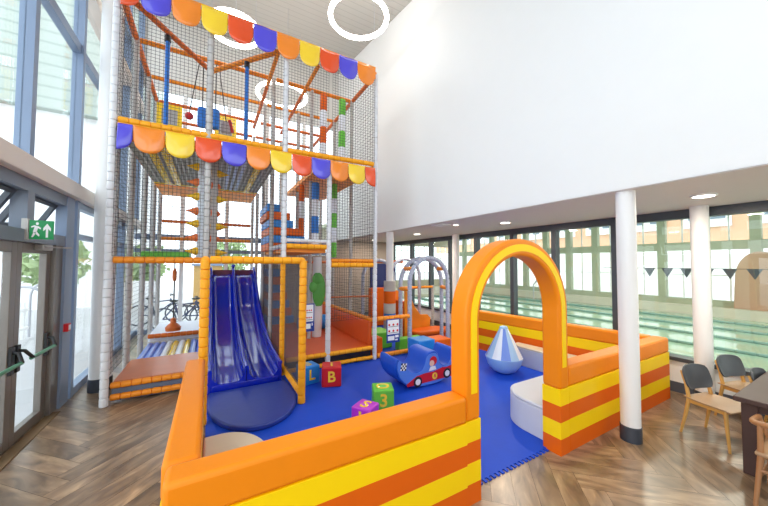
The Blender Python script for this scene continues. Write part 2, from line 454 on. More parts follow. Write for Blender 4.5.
# opened top vents over the doors
for k, (ya, yb) in enumerate(((5.12, 6.0), (3.6, 4.94))):
    w = sroot('window_%d' % (n+9+k), (-1.9, (ya+yb)/2, 2.42))
    a = radians(28); fr = MB()
    top = Vector((-1.9, 0, 2.86)); dn = Vector((-sin(a), 0, -cos(a)))
    nn = Vector((cos(a), 0, -sin(a)))
    for (t0, t1, y0, y1) in ((0, .05, ya, yb), (.39, .44, ya, yb), (.05, .39, ya, ya+.06), (.05, .39, yb-.06, yb)):
        c = top+dn*((t0+t1)/2); fr.obox((c.x, (y0+y1)/2, c.z), dn*((t1-t0)/2), (0, (y1-y0)/2, 0), nn*.025)
    obj('vent_sash', fr, 'steeldk', w)
    c = top+dn*.22
    obj('pane', MB().obox((c.x, (ya+yb)/2, c.z), dn*.17, (0, (yb-ya)/2-.06, 0), nn*.004), 'glass', w)
t = thing('exit_sign', 'green hanging exit sign with running figure and upward arrow above the doors', 'sign', (-1.78, 5.12, 2.42))
sg = obj('sign_panel', MB().box(-1.88, -1.685, 5.11, 5.13, 2.31, 2.525), 'exitg', t, bevel=.003)
pic = MB()
def flat(mb, pts, y): mb.prism([(-1.88+(a+1.87)*.61, 2.31+(b-2.35)*.86) for a, b in pts], 1, y-.002, y)
fx = -1.87
# running man, doorway, arrow (on the face towards the camera)
flat(pic, [(fx+.03, 2.375), (fx+.055, 2.375), (fx+.085, 2.42), (fx+.06, 2.44)], 5.11)
flat(pic, [(fx+.085, 2.42), (fx+.13, 2.385), (fx+.14, 2.405), (fx+.095, 2.46)], 5.11)
flat(pic, [(fx+.05, 2.44), (fx+.1, 2.44), (fx+.12, 2.52), (fx+.075, 2.53)], 5.11)
flat(pic, [(fx+.03, 2.5), (fx+.075, 2.515), (fx+.07, 2.535), (fx+.025, 2.515)], 5.11)
flat(pic, [(fx+.11, 2.5), (fx+.15, 2.48), (fx+.155, 2.5), (fx+.115, 2.525)], 5.11)
flat(pic, [(fx+.105+.02*cos(q*pi/4), 2.555+.02*sin(q*pi/4)) for q in range(8)], 5.11)
flat(pic, [(fx+.22, 2.375), (fx+.25, 2.375), (fx+.25, 2.49), (fx+.285, 2.46), (fx+.285, 2.5), (fx+.235, 2.56), (fx+.185, 2.5), (fx+.185, 2.46), (fx+.22, 2.49)], 5.11)
obj('pictogram', pic, 'signw', t)
obj('bracket', MB().box(-1.94, -1.885, 5.1, 5.14, 2.3, 2.54), 'alu', t, bevel=.005)
t.location += Vector((.11, -.18, 0))
t = thing('door_closer', 'silver door closer box with arm above the glazed door', 'door closer', (-1.8, 5.5, 2.2))
obj('closer_box', MB().box(-1.87, -1.79, 5.35, 5.62, 2.2, 2.27), 'alu', t, bevel=.008)
obj('closer_arm', MB().tube([(-1.79, 5.4, 2.24), (-1.62, 5.62, 2.24), (-1.78, 5.9, 2.25)], .01, 8), 'alu', t)
t = thing('call_point', 'small red fire alarm call point with white side on the blue grey post', 'alarm', (-1.79, 6.1, 1.06))
obj('case', MB().box(-1.8, -1.74, 6.04, 6.15, 1.06, 1.17), 'call', t, bevel=.006)
obj('front_plate', MB().box(-1.74, -1.735, 6.06, 6.13, 1.08, 1.15), 'signw', t)
tag(obj('door_mat', MB().box(-1.86, -1.74, 3.2, 5.9, .0, .008), mat('brown_mat', (112, 88, 58), .8)), 'narrow brown threshold strip along the glazed doors', 'mat')

n_win = n+16
# back glazing
mbk = [-1.93, -.75, .45, 1.65, 2.9, 4.15]
for k in range(5):
    xa, xb = mbk[k], mbk[k+1]
    w = sroot('window_%d' % (n+11+k), ((xa+xb)/2, 11.05, 0))
    obj('mullion', MB().box(xb-.05, xb+.05, 10.98, 11.14, 0, 7.2), 'white', w)
    for z, h in ((0, .12), (2.35, .1), (2.72, .16), (5.4, .14)):
        obj('transom', MB().box(xa+.05, xb-.05, 11., 11.12, z, z+h), 'steel' if z < 5 else 'white', w)
    obj('pane', MB().box(xa+.05, xb-.05, 11.05, 11.06, .12, 7.1), 'glass', w)

struct('wall_back_high', MB().box(-1.9, 4.2, 10.99, 11.15, 7.2, 9.6), mat('upper_wall_paint', (222, 220, 214), .6, vary=.02))
# white columns
def column(x, y, r, top, label, ch=.17):
    t = thing('column', label, 'column', (x, y, 0))
    obj('shaft', MB().lathe([(r, 0), (r, top)], 36, (x, y, 0)), 'white', t)
    obj('collar', MB().lathe([(r, 0), (r+.008, .0), (r+.008, ch), (r, ch+.004)], 36, (x, y, 0)), 'collar', t)
    return t
column(4.33, 1.72, .098, 2.93, 'round white column with dark collar standing in front of the striped wall')
column(6.44, 1.62, .105, 2.94, 'round white column against the pool windows, behind the cafe chairs')
column(6.44, 6.9, .105, 2.94, 'round white column against the pool windows, behind the orange arch top')
column(-1.5, 6.6, .145, 8.6, 'tall white column beside the glazed doors at the left post of the frame', .2)
c3 = column(4.3, 7.2, .1, 2.93, 'round white column wrapped in grey, orange and blue padding beside the hoops')
for a, b, m in ((.0, .6, 'foamg'), (.6, .7, 'foamb'), (.7, .97, 'foamg'), (.97, 1.3, 'orangedk'), (1.3, 1.58, 'foamg')):
    obj('padding', MB().lathe([(.11, a+.003), (.165, a+.003), (.165, b-.003), (.11, b-.003)], 28, (4.3, 7.2, 0)), m, c3)

# ------------------------------------------------------------------ ceiling lights
def ringlight(x, y, z, r, label):
    t = thing('ring_light', label, 'ceiling light', (x, y, z), group='hanging ring lights')
    obj('glowing_ring', MB().tube([(x+r*cos(a*pi/32), y+r*sin(a*pi/32), z) for a in range(64)], .05, 10, closed=True), 'ring', t)
    for a in (.5, 2.6, 4.7):
        obj('wire', MB().tube([(x+r*cos(a), y+r*sin(a), z+.04), (x+r*cos(a), y+r*sin(a), cz(y+r*sin(a)))], .004, 6), 'steel2', t)
ringlight(2.75, 5.98, 7.5, .62, 'glowing white ring light hanging highest, clear of the frame, near the white wall')
ringlight(.35, 7.05, 7.0, .5, 'glowing white ring light partly hidden behind the top row of coloured flaps')
ringlight(1.7, 8.9, 6.85, .66, 'glowing white ring light seen through the netting of the upper storey')
for k, (x, y, r, lb) in enumerate(((5.43, 1.32, .1, 'flush round downlight in the soffit above the cafe chairs'), (5.41, 4.3, .09, 'flush round downlight in the soffit above the orange arch'),
                     (5.3, 7.31, .09, 'flush round downlight in the soffit above the grey hoops'), (4.77, 5.1, .05, 'small round spotlight in the soffit between two larger downlights'), (5.3, 10., .09, 'flush round downlight in the soffit near the beige back wall'))):
    t = thing('downlight', lb, 'downlight', (x, y, 2.92), group='soffit downlights')
    obj('trim_ring', MB().lathe([(r, 0), (r+.025, 0), (r+.025, .02), (r, .02)], 28, (x, y, 2.92)), 'white', t)
    obj('lamp_disc', MB().lathe([(.001, -.004), (r, -.004), (r, .02), (.001, .02)], 28, (x, y, 2.92)), 'lamp', t)
t = thing('air_sensor', 'flat pale ceiling grille on the soffit edge by the wrapped column', 'vent', (4.55, 5.35, 2.92))
obj('grille', MB().box(4.42, 4.68, 5.15, 5.55, 2.915, 2.94), 'white', t, bevel=.005)

# ------------------------------------------------------------------ padded walls, arch, mat
def striped_pad(name, label, x0, x1, y0, y1, group=None, h=.92, rnd=.03):
    """five bands of vinyl round a foam block; the top one turns over the edge"""
    t = thing(name, label, 'padded wall', ((x0+x1)/2, (y0+y1)/2, 0), group=group)
    zs = [0, .175, .35, .525, .7, h]
    for k in range(5):
        mb = MB().box(x0, x1, y0, y1, zs[k], zs[k+1])
        obj('top_pad' if k == 4 else 'band', mb, 'yellow' if k % 2 else ('orange' if k == 4 else 'orangedk'), t, bevel=rnd if k == 4 else .002)
    return t
G = 'striped padded walls'
striped_pad('padded_wall', 'long orange and yellow striped padded wall nearest the camera', -.19, 1.915, 1.92, 2.115, G)
striped_pad('padded_wall', 'orange padded wall running back along the left, beside the rust coloured deck', -.215, -.025, 2.12, 4.25, G)
striped_pad('padded_wall', 'striped padded wall at the right, behind the white column', 3.47, 6.2, 1.94, 2.14, G)
# the far pad is set at a slight angle along the pool windows
t = thing('padded_wall', 'striped padded wall under the pool windows, seen through the arch', 'padded wall', (6.1, 2.14, 0), group=G)
zs = [0, .175, .35, .525, .7, .92]
for k in range(5):
    a, b = Vector((6.2, 2.15, 0)), Vector((5.78, 5.7, 0)); d = (b-a)/2; nrm = Vector((d.y, -d.x, 0)).normalized()*.1
    c = (a+b)/2-nrm
    obj('top_pad' if k == 4 else 'band', MB().obox((c.x, c.y, (zs[k]+zs[k+1])/2), d, nrm, (0, 0, (zs[k+1]-zs[k])/2)),
        'yellow' if k % 2 else ('orange' if k == 4 else 'orangedk'), t, bevel=.03 if k == 4 else .002)

def arch():
    t = thing('entrance_arch', 'tall orange padded entrance arch with yellow edging between the striped walls', 'arch', (2.69, 2.04, 0))
    y0, y1 = 1.935, 2.14
    cx, zc, ro, ri = 2.69, 1.54, .77, .6
    # the hoop above the striped leg blocks
    out = [(cx+ro*cos(a), zc+ro*sin(a)*.99) for a in [i*pi/40 for i in range(41)]]
    inn = [(cx+ri*cos(a), zc+ri*sin(a)*.99) for a in [i*pi/40 for i in range(41)]]
    O = [(cx+ro, .7)]+out+[(cx-ro, .7)]
    I = [(cx+ri, .7)]+inn+[(cx-ri, .7)]
    n = len(O); v = []; fs = []
    for k in range(n):
        v += [(O[k][0], y0, O[k][1]), (O[k][0], y1, O[k][1]), (I[k][0], y1, I[k][1]), (I[k][0], y0, I[k][1])]
    for k in range(n-1):
        for j in range(4): fs.append((4*k+j, 4*k+(j+1) % 4, 4*k+4+(j+1) % 4, 4*k+4+j))
    fs += [(3, 2, 1, 0), (4*n-4, 4*n-3, 4*n-2, 4*n-1)]
    obj('hoop', MB().add(v, fs), 'orange', t, bevel=.028, ang=50)
    # yellow edging band on the front and back faces
    r0, r1 = ri+.045, ri+.115
    for ya, yb, nm in ((y0-.006, y0+.002, 'edging_band'), (y1-.002, y1+.006, 'edging_band')):
        A = [(cx+r1, .93)]+[(cx+r1*cos(i*pi/40), zc+r1*sin(i*pi/40)*.99) for i in range(41)]+[(cx-r1, .93)]
        B = [(cx+r0, .93)]+[(cx+r0*cos(i*pi/40), zc+r0*sin(i*pi/40)*.99) for i in range(41)]+[(cx-r0, .93)]
        v = []; fs = []
        for k in range(len(A)):
            v += [(A[k][0], ya, A[k][1]), (A[k][0], yb, A[k][1]), (B[k][0], yb, B[k][1]), (B[k][0], ya, B[k][1])]
        for k in range(len(A)-1):
            for j in range(4): fs.append((4*k+j, 4*k+(j+1) % 4, 4*k+4+(j+1) % 4, 4*k+4+j))
        e = len(A)*4; fs += [(3, 2, 1, 0), (e-4, e-3, e-2, e-1)]
        obj(nm, MB().add(v, fs), 'yellow', t)
    for s in (-1, 1):
        xa, xb = sorted((cx+s*ri, cx+s*ro))
        for k in range(4):
            obj('leg_band', MB().box(xa, xb, y0, y1, zs[k], zs[k+1]), 'yellow' if k % 2 else 'orangedk', t, bevel=.002)
arch()

def play_mat():
    x1 = 5.7
    pts = [(0.0, 2.1)]
    pts += [(2.1, 2.1)]
    x = 2.1
    while x < 3.28:
        pts += [(x, 2.06), (x+.03, 2.06), (x+.03, 2.1), (x+.06, 2.1)]; x += .06
    pts += [(6.0, 2.1), (5.62, 5.9), (5.95, 9.2), (-.02, 9.2)]
    tag(obj('play_mat', MB().prism(pts, 2, .001, .014), 'mat_', smooth=False), 'royal blue foam floor mat with toothed edge covering the play area', 'floor mat')
play_mat()

def bench(label, poly, h, m, seatm=None):
    t = thing('soft_bench', label, 'bench', (poly[0][0], poly[0][1], .014))
    obj('bench_base', MB().prism(poly, 2, .016, h-.04), m, t, bevel=.01, ang=60)
    obj('bench_top', MB().prism(poly, 2, h-.04, h), seatm or m, t, bevel=.025, ang=60)
arc = lambda cx, cy, rx, ry, a0, a1, n=14: [(cx+rx*cos(radians(a0+(a1-a0)*i/n)), cy+ry*sin(radians(a0+(a1-a0)*i/n))) for i in range(n+1)]
bench('beige rounded corner bench inside the left end of the striped wall', [(-.02, 2.13), (.5, 2.13)]+arc(.12, 2.98, .38, .48, 0, 90)+[(-.02, 3.46)], .37, 'benchb')
bench('pale grey rounded bench inside the arch, against the right striped wall', [(5., 2.15), (5., 2.82)]+arc(3.72, 2.42, .34, .40, 90, 180)+[(3.38, 2.15)], .4, 'bench')
bench('long pale grey bench along the far striped wall, right of the striped cone', [(5.84, 2.9), (5.72, 4.25)]+arc(5.66, 4.0, .2, .25, 90, 180)+[(5.5, 2.9)], .4, 'bench', 'benchb')

# ------------------------------------------------------------------ the climbing frame
FY = 5.78
PX = [-1.27, -.06, 1.17, 2.04, 3.08]
PY = [5.78, 7.08, 8.35, 9.55, 10.7]
TOP = 6.2
fr = thing('climbing_tower', 'three storey netted climbing frame of padded grey posts with orange rails', 'climbing frame', (.9, 5.78, 0))
def post(x, y, z0, z1, m, r=.052): obj('post', MB().foam((x, y, z0), (x, y, z1), r), m, fr)
def rail(p0, p1, m, r=.05, nm='rail'): obj(nm, MB().foam(p0, p1, r), m, fr)
post(PX[0], FY, 0, TOP, 'foamw'); post(PX[1], FY, 2.15, TOP, 'foamg'); post(PX[2], FY, 2.15, TOP, 'foamw')
post(PX[2], FY, .016, 2.05, 'foamy', .05)
post(PX[3], FY, .016, 4.1, 'foamw'); post(PX[4], FY, .016, TOP, 'foamw', .045)
for y in PY[1:]:
    post(PX[0], y, 0, TOP, 'foamg')
    post(PX[4], y, 0, TOP, 'foamg', .045)
for x in PX[1:4]:
    post(x, PY[1], 2.1 if x == PX[1] else 0.1, TOP if x != PX[1] else 6.0, 'foamg', .045)
    post(x, PY[4], 0, TOP, 'foamg', .045)
post(PX[2], PY[2], 0, TOP, 'foamg', .042); post(PX[3], PY[2], 2.1, TOP, 'foamg', .045)
post(PX[2], PY[3], 0, 4.1, 'foamg', .045)
# front rails
rail((PX[0]+.05, FY, 2.09), (PX[1]-.05, FY, 2.09), 'foamo')
rail((PX[0]+.05, FY, 4.16), (PX[2]-.05, FY, 4.16), 'foamy'); rail((PX[2]+.05, FY, 4.16), (PX[4]-.05, FY, 4.2), 'foamy')
rail((PX[0], FY, TOP), (PX[2], FY, TOP), 'foamo'); rail((PX[2], FY, TOP), (PX[4], FY, TOP), 'foamo')
rail((PX[3]+.05, FY, 2.02), (PX[4]-.05, FY, 2.02), 'foamy'); rail((PX[3]+.05, FY, 2.11), (PX[4]-.05, FY, 2.11), 'foamo', .035)
rail((PX[2]+.05, FY, 2.37), (PX[3]-.05, FY, 2.37), 'foamy'); rail((PX[2]+.05, FY, 2.48), (PX[3]-.05, FY, 2.48), 'foamw', .035)
rail((PX[2], FY+.05, 2.37), (PX[2], PY[1]-.05, 2.37), 'foamw', .045)
rail((1.25, FY, .07), (PX[4]-.05, FY, .07), 'foamy', .04); rail((1.25, FY, .27), (PX[4]-.05, FY, .27), 'foamy', .045)
rail((PX[0]+.05, 5.86, .09), (-.24, 5.86, .09), 'foamo', .045); rail((PX[0]+.05, 5.86, .26), (-.24, 5.86, .26), 'foamo', .045)
rail((PX[2]+.05, PY[1], 2.08), (PX[3]-.05, PY[1], 2.08), 'foamr', .035)
# rails running back, one length per bay
for z in (2.09, 4.16, TOP):
    for a, b in zip(PY, PY[1:]):
        rail((PX[0], a+.05, z), (PX[0], b-.05, z), 'foamr')
        rail((PX[4], a+.05, z), (PX[4], b-.05, z), 'foamr', .045)
for x in (1.03, 1.8):
    for a, b in zip(PY[:3], PY[1:4]):
        rail((x, a+.05, TOP-.2), (x, b-.05, TOP-.2), 'foamo' if a < 7 else 'foamr', .04)  # far bays in burnt orange: shadow put into the sleeve colour
# cross rails at the roof and behind
for y in PY[1:]:
    for xa, xb in ((PX[0], PX[1]), (PX[1], PX[2]), (PX[2], PX[4])):
        rail((xa+.05, y, TOP), (xb-.05, y, TOP), 'foamo' if y < 9 else 'foamr', .045)
for z, m in ((4.16, 'foamr'), (3.25, 'foamr'), (2.75, 'foamo'), (2.09, 'foamr')):
    rail((PX[0]+.05, PY[4], z), (PX[2]-.05, PY[4], z), m, .045)
# V shaped roof braces and inclined bars
rail((PX[0], FY, TOP-.05), (PX[1], PY[1], 5.98), 'foamr'); rail((PX[1], PY[1], 5.98), (PX[2], FY, TOP-.12), 'foamo')
# decks
obj('deck', MB().box(-1.22, 1.1, 5.9, 9.15, 4.0, 4.08), 'decku', fr)
dk = MB()
for k in range(26):                                     # tensioned straps under the upper deck
    x = -1.12+k*.085
    if 12 <= k <= 13: continue
    dk.box(x, x+.03, 6.0, 9.05, 3.985, 3.999, 0)
obj('deck_straps', dk, mat('grey_strap', (196, 194, 186), .6), fr)
for x in (-.98, -.78, .74):
    dk = MB()
    for j in range(24): dk.box(x, x+.13, 6.05+j*.125, 6.095+j*.125, 3.968, 3.984)
    dk.box(x+.055, x+.075, 6.05, 9.0, 3.97, 3.984)
    obj('ladder_tape', dk, 'vyellow', fr)
for y in (5.95, 9.0): obj('edge_tape', MB().box(-1.2, 1.08, y, y+.1, 3.965, 3.985), 'vyellow', fr)
wb = mat('pale_blue_webbing', (200, 214, 238), .6)
for x in (.28, .4, .52): obj('webbing_strap', MB().box(x, x+.055, 6.1, 8.95, 3.968, 3.984), wb, fr)
obj('deck', MB().box(-1.22, 1.1, 9.3, 10.6, 3.98, 4.06), 'deckor', fr)
rail((-1.2, 9.17, 4.02), (1.1, 9.17, 4.02), 'foamr', .045)
obj('deck', MB().box(1.88, 3.02, 5.9, 9.0, 4.0, 4.1), 'deckor', fr)
obj('deck', MB().box(1.22, 2.0, 5.86, 8.3, 2.26, 2.33), 'deckor', fr)
obj('deck', MB().box(-1.2, -.12, 9.3, 10.6, 2.05, 2.12), 'decku', fr)
obj('deck', MB().box(PX[0]+.06, -.12, 5.9, 7.1, .2, .3), 'deckm', fr, bevel=.02)
obj('deck_skirt', MB().box(PX[0]+.06, -.26, 5.9, 5.93, .02, .24), mat('speckled_blue_mesh', (104, 118, 140), .7, vary=.3, scale=60), fr)
obj('deck', MB().box(1.24, 3.02, 5.84, 8.9, .2, .3), 'decko', fr, bevel=.02)
obj('deck_skirt', MB().box(1.24, 3.0, 5.82, 5.84, .02, .24), 'black', fr)
obj('padded_side', MB().box(2.98, 3.06, 5.86, 9.1, .3, .8), 'decko', fr, bevel=.02)
rail((3.05, 5.84, .84), (3.05, 9.1, .84), 'foamo', .045)
rail((3.05, 5.84, 1.35), (3.05, 9.1, 1.0), 'foamr', .02)
rail((PX[0]+.06, 5.88, 3.94), (1.08, 5.88, 3.94), 'foamr', .05); rail((1.9, 5.88, 3.94), (3.0, 5.88, 3.94), 'foamr', .05)
# netting: every bay is a panel of knotted cord
def net(p, u, v, pu=.055, pv=.055, r=.003, m='net', nm='net'):
    """p corner, u and v edge vectors"""
    p, u, v = Vector(p), Vector(u), Vector(v); w = u.cross(v).normalized()
    mb = MB()
    def strand(a, b, s):
        mb.rings([[q+s*r*1., q-s*r*.6+w*r*.9, q-s*r*.6-w*r*.9] for q in (a, b)], 0, False)
    nu, nv = round(u.length/pu), round(v.length/pv)
    for i in range(nu+1): strand(p+u*(i/nu), p+u*(i/nu)+v, u.normalized())
    for j in range(nv+1): strand(p+v*(j/nv), p+v*(j/nv)+u, v.normalized())
    obj(nm, mb, m, fr, smooth=False)
for k in range(4):
    xa, xb = PX[k]+.04, PX[k+1]-.04
    net((xa, FY-.03, 4.22), (xb-xa, 0, 0), (0, 0, 1.93))
    z0 = [2.15, 2.15, 2.52, 2.15][k]
    net((xa, FY-.03, z0), (xb-xa, 0, 0), (0, 0, 4.1-z0))
for a, b in zip(PY, PY[1:]):
    for z0, z1 in ((.35, 2.04), (2.14, 4.1), (4.22, 6.15)):
        net((PX[0]-.02, a+.04, z0), (0, b-a-.08, 0), (0, 0, z1-z0), .09, .08)
        if z0 > 2: net((PX[4]+.02, a+.04, z0), (0, b-a-.08, 0), (0, 0, z1-z0), .12, .09)
    net((PX[4]+.02, a+.04, .9), (0, b-a-.08, 0), (0, 0, 1.1), .14, .09)
for k in range(4):
    xa, xb = PX[k]+.04, PX[k+1]-.04
    net((xa, PY[4]+.03, 4.22), (xb-xa, 0, 0), (0, 0, 1.93), .08, .08)
    net((xa, PY[4]+.03, 2.14), (xb-xa, 0, 0), (0, 0, 1.95), .08, .08)
net((PX[3]+.04, FY+.02, .9), (PX[4]-PX[3]-.08, 0, 0), (0, 0, 1.07), .05, .05)
net((PX[2]+.02, FY+.05, .32), (0, PY[2]-FY, 0), (0, 0, 1.7), .038, .038, .0026, 'netf', 'fine_net')
net((PX[2]+.05, PY[2]-.02, .32), (PX[3]-PX[2], 0, 0), (0, 0, 1.8), .04, .04, .0024, 'netf', 'fine_net')

# yellow slide gate in front of the frame
t = thing('slide_gate', 'yellow padded square gate with mesh side standing around the slide exit', 'gate', (.55, 4.51, .014))
gz = 2.09
for nm, a, b in (('gate_post', (-.05, 4.51, .014), (-.05, 4.51, gz)), ('gate_post', (1.2, 4.51, .014), (1.2, 4.51, gz)),
                 ('gate_rail', (.0, 4.51, gz), (1.15, 4.51, gz)), ('gate_rail', (-.05, 4.56, gz), (-.05, 5.72, gz)),
                 ('gate_rail', (1.2, 4.56, gz), (1.2, 5.72, gz)), ('gate_rail', (1.2, 4.56, .15), (1.2, 5.72, .15)), ('gate_rail', (.0, 5.7, gz), (1.1, 5.7, gz))):
    obj(nm, MB().foam(a, b, .055 if nm == 'gate_post' else .05, .125), 'foamy', t)
mb = MB()
def gnet(p, u, v, pu):
    p, u, v = Vector(p), Vector(u), Vector(v); w = u.cross(v).normalized(); r = .0024
    nu, nv = round(u.length/pu), round(v.length/pu)
    def strand(a, b, s): mb.rings([[q+s*r, q-s*r*.6+w*r*.9, q-s*r*.6-w*r*.9] for q in (a, b)], 0, False)
    for i in range(nu+1): strand(p+u*(i/nu), p+u*(i/nu)+v, u.normalized())
    for j in range(nv+1): strand(p+v*(j/nv), p+v*(j/nv)+u, v.normalized())
gnet((1.2, 4.56, .17), (0, 1.16, 0), (0, 0, 1.88), .03)
obj('side_mesh', mb, 'netf', t, smooth=False)

# rows of coloured flaps
def valance(label, z, edges, cols, y, hgt):
    t = thing('valance', label, 'valance', (.9, y, z), group='rows of scalloped flaps')
    obj('edge_band', MB().box(edges[0], edges[-1], y-.008, y+.008, z-.012, z+.012), 'foamy', t)
    for k, c in enumerate(cols):
        xa, xb = edges[k]+.004, edges[k+1]-.004; w = xb-xa
        full = (.37 if w > .3 else w); mb = MB(); nu, nvv = 16, 8
        left_cut = (k == 0 and w < .3)
        for i in range(nu+1):
            u = i/nu; q = (1-w/.385)+u*w/.385 if left_cut else u*w/.385
            q = min(max(q, 0), 1); drop = hgt-.2+.2*math.sqrt(max(0, 1-(2*q-1)**2))
            for j in range(nvv+1):
                s = j/nvv
                mb.v.append((xa+u*w, y-.012-.035*sin(pi*q)*sin(pi*s*.75)-.006*sin(7*q+3*s+k), z-drop*s))
        for i in range(nu):
            for j in range(nvv):
                a = i*(nvv+1)+j; mb.f.append([a, a+1, a+nvv+2, a+nvv+1]); mb.m.append(0)
        obj('flap', mb, {'B': 'purple', 'O': 'vorange', 'Y': 'vyellow', 'R': 'vred'}[c], t, solid=.004)
valance('middle row of coloured scalloped flaps across the frame at the second storey', 4.085,
        [-1.21, -1.03, -.64, -.25, .13, .51, .9, 1.28, 1.65, 2.03, 2.41, 2.79, 3.03], 'BOYRBOYRBOYR', FY-.07, .4)
valance('top row of coloured scalloped flaps along the roof edge of the frame', 6.29,
        [-1.22, -1.0, -.61, -.21, .18, .58, .98, 1.39, 1.79, 2.19, 2.6, 3.03], 'RBOYRBOYRBO', FY-.075, .46)
# ------------------------------------------------------------------ slide and landing mat
t = thing('double_slide', 'glossy royal blue double lane slide coming down to the blue mat', 'slide', (.54, 5.4, .03))
prof = [(9.5, 1.72), (9.2, 1.7), (8.9, 1.5), (8.3, .98), (7.6, .6), (6.9, .36), (6.3, .24), (5.8, .19), (5.4, .17)]
def smooth_path(P, n=4):
    out = []
    for i in range(len(P)-1):
        p0 = P[max(i-1, 0)]; p1 = P[i]; p2 = P[i+1]; p3 = P[min(i+2, len(P)-1)]
        for j in range(n):
            s = j/n
            out.append(tuple(.5*(2*b+(c-a)*s+(2*a-5*b+4*c-d)*s*s+(-a+3*b-3*c+d)*s**3) for a, b, c, d in zip(p0, p1, p2, p3)))
    return out+[P[-1]]
path = smooth_path(prof)
def lane(x0, x1):
    """a U shaped trough, thick walled"""
    w = x1-x0; mb = MB(); R = []
    sec = []
    for i in range(13):
        u = i/12; q = abs(2*u-1)
        sec.append((x0+.035+(w-.07)*u, .10*max(0, (q-.55)/.45)**2))
    sec = [(x0+.03, .19)]+sec+[(x1-.03, .19)]
    low = [(x1, .19), (x1, -.05), (x0, -.05), (x0, .19)]
    for y, z in path: R.append([(x, y, z+h) for x, h in sec+low])
    return mb.rings(R, 0)
obj('slide_lane', lane(.03, .545), 'slide', t); obj('slide_lane', lane(.555, 1.07), 'slide', t)
for x in (.03, .55, 1.07):
    obj('rim', MB().tube([(x, y, z+.2) for y, z in path], .035 if x != .55 else .03, 10), 'slide', t)
mb = MB()
mb.prism([(5.4, .03), (5.42, .34), (6.2, .4), (6.2, .03)], 0, 1.04, 1.10).prism([(5.4, .03), (5.42, .34), (6.2, .4), (6.2, .03)], 0, .0, .06)
mb.box(.06, 1.04, 5.39, 5.45, .03, .16)
obj('slide_foot', mb, 'slide', t, bevel=.012)
obj('top_panel', MB().box(.06, 1.04, 9.4, 9.44, 1.68, 1.86), mat('maroon_panel', (116, 36, 66), .4), t)
obj('hinge_cap', MB().ball((.55, 9.2, 1.97), .05), 'slide', t)
poly = [(.02, 5.36)]+arc(.6, 4.95, .59, .94, 180, 360, 30)+[(1.14, 5.36)]
tag(obj('landing_mat', MB().prism(poly, 2, .016, .085), 'landing', bevel=.02, ang=60), 'round ended navy landing mat at the foot of the slide', 'mat')

# ------------------------------------------------------------------ padded poles with cones
def spike_pole(x, y, label, cones, m):
    t = thing('spiked_pole', label, 'climbing pole', (x, y, 2.14), group='poles with cones')
    obj('pole', MB().lathe([(.07, 0), (.07, 1.85)], 20, (x, y, 2.14)), m, t)
    for k, (z, c, ang) in enumerate(cones):
        mb = MB(); a = radians(ang)
        dr = Vector((cos(a), sin(a), 0)); L = .17
        mb.tube([Vector((x, y, z))+dr*s for s in (.05, .09, .16, .05+L+.02)], [.075, .072, .035, .008], 14)
        mb.tube([Vector((x, y, z))-dr*s for s in (.04, .08, .12)], [.07, .055, .01], 14)
        obj('cone', mb, 'ytrans' if c == 'y' else 'otrans', t)
spike_pole(-.15, 6.4, 'left pale pole with yellow and orange cones below the flaps', [(3.78, 'y', 180), (3.5, 'o', 180), (3.24, 'y', 190), (2.98, 'o', 180), (2.75, 'y', 190), (2.5, 'o', 180), (2.26, 'y', 190)], 'clear')
spike_pole(.04, 6.55, 'right greyish pole with yellow and orange cones below the flaps', [(3.74, 'y', -5), (3.5, 'o', 200), (3.25, 'y', -5), (2.98, 'o', 195), (2.73, 'y', -5), (2.5, 'o', 195), (2.24, 'y', -5)], 'foamg')
def roller(x, y, z0, z1, cols, label, r=.065):
    t = thing('foam_pole', label, 'padded pole', (x, y, z0), group='banded padded poles')
    n = len(cols); h = (z1-z0)/n
    for k, c in enumerate(cols):
        obj('sleeve', MB().lathe([(.02, k*h), (r*.9, k*h), (r, k*h+.02), (r, (k+1)*h-.02), (r*.9, (k+1)*h), (.02, (k+1)*h)], 18, (x, y, z0)), c, t)
roller(2.3, 7.0, 4.12, 6.12, ['orangedk', 'wvinyl', 'orangedk', 'wvinyl', 'orangedk'], 'orange and white banded pole in the upper storey', .085)
roller(2.78, 7.0, 4.12, 6.12, ['green', 'wvinyl', 'green', 'wvinyl', 'green'], 'green and white banded pole in the upper storey', .085)
roller(2.13, 7.0, 2.36, 3.95, ['wvinyl', 'foamb', 'wvinyl', 'foamb'], 'blue and white banded pole under the orange deck', .085)
roller(2.6, 7.0, 2.2, 3.98, ['green', 'wvinyl', 'green', 'wvinyl', 'green'], 'green and white banded pole behind the front right post', .065)
roller(1.93, 7.5, 2.34, 3.98, ['wvinyl', 'orangedk', 'wvinyl', 'orangedk'], 'red and white banded pole beside the step blocks', .065)
# step blocks stacked as a stair going up to the left
edges = [(1.99, 2.336), (1.93, 2.51), (1.91, 2.69), (1.66, 2.865), (1.59, 3.04), (1.36, 3.215)]
names = ['lowest', 'second', 'third', 'fourth', 'fifth', 'topmost']
for k, (xe, z) in enumerate(edges):
    c = 'orangedk' if k % 2 == 0 else 'cyan'
    tag(obj('step_block', MB().box(1.08 if k > 3 else 1.12, xe, 7.14, 8.28, z, z+.17), c, bevel=.02),
        '%s of the stacked soft steps, %s' % (names[k], 'orange' if k % 2 == 0 else 'blue'), 'step block', 'soft step blocks')
for k in range(8):
    c = 'orangedk' if k % 2 == 0 else 'cyan'
    tag(obj('step_block', MB().box(1.28, 1.98-.06*k, 8.05 if k < 7 else 8.1, 8.85, .305+.2*k, .5+.2*k), c, bevel=.02),
        '%s soft step behind the slide mesh, %s, counted up from the rust deck' % (['first', 'second', 'third', 'fourth', 'fifth', 'sixth', 'seventh', 'eighth'][k], 'orange' if k % 2 == 0 else 'blue'), 'step block', 'lower soft step blocks')
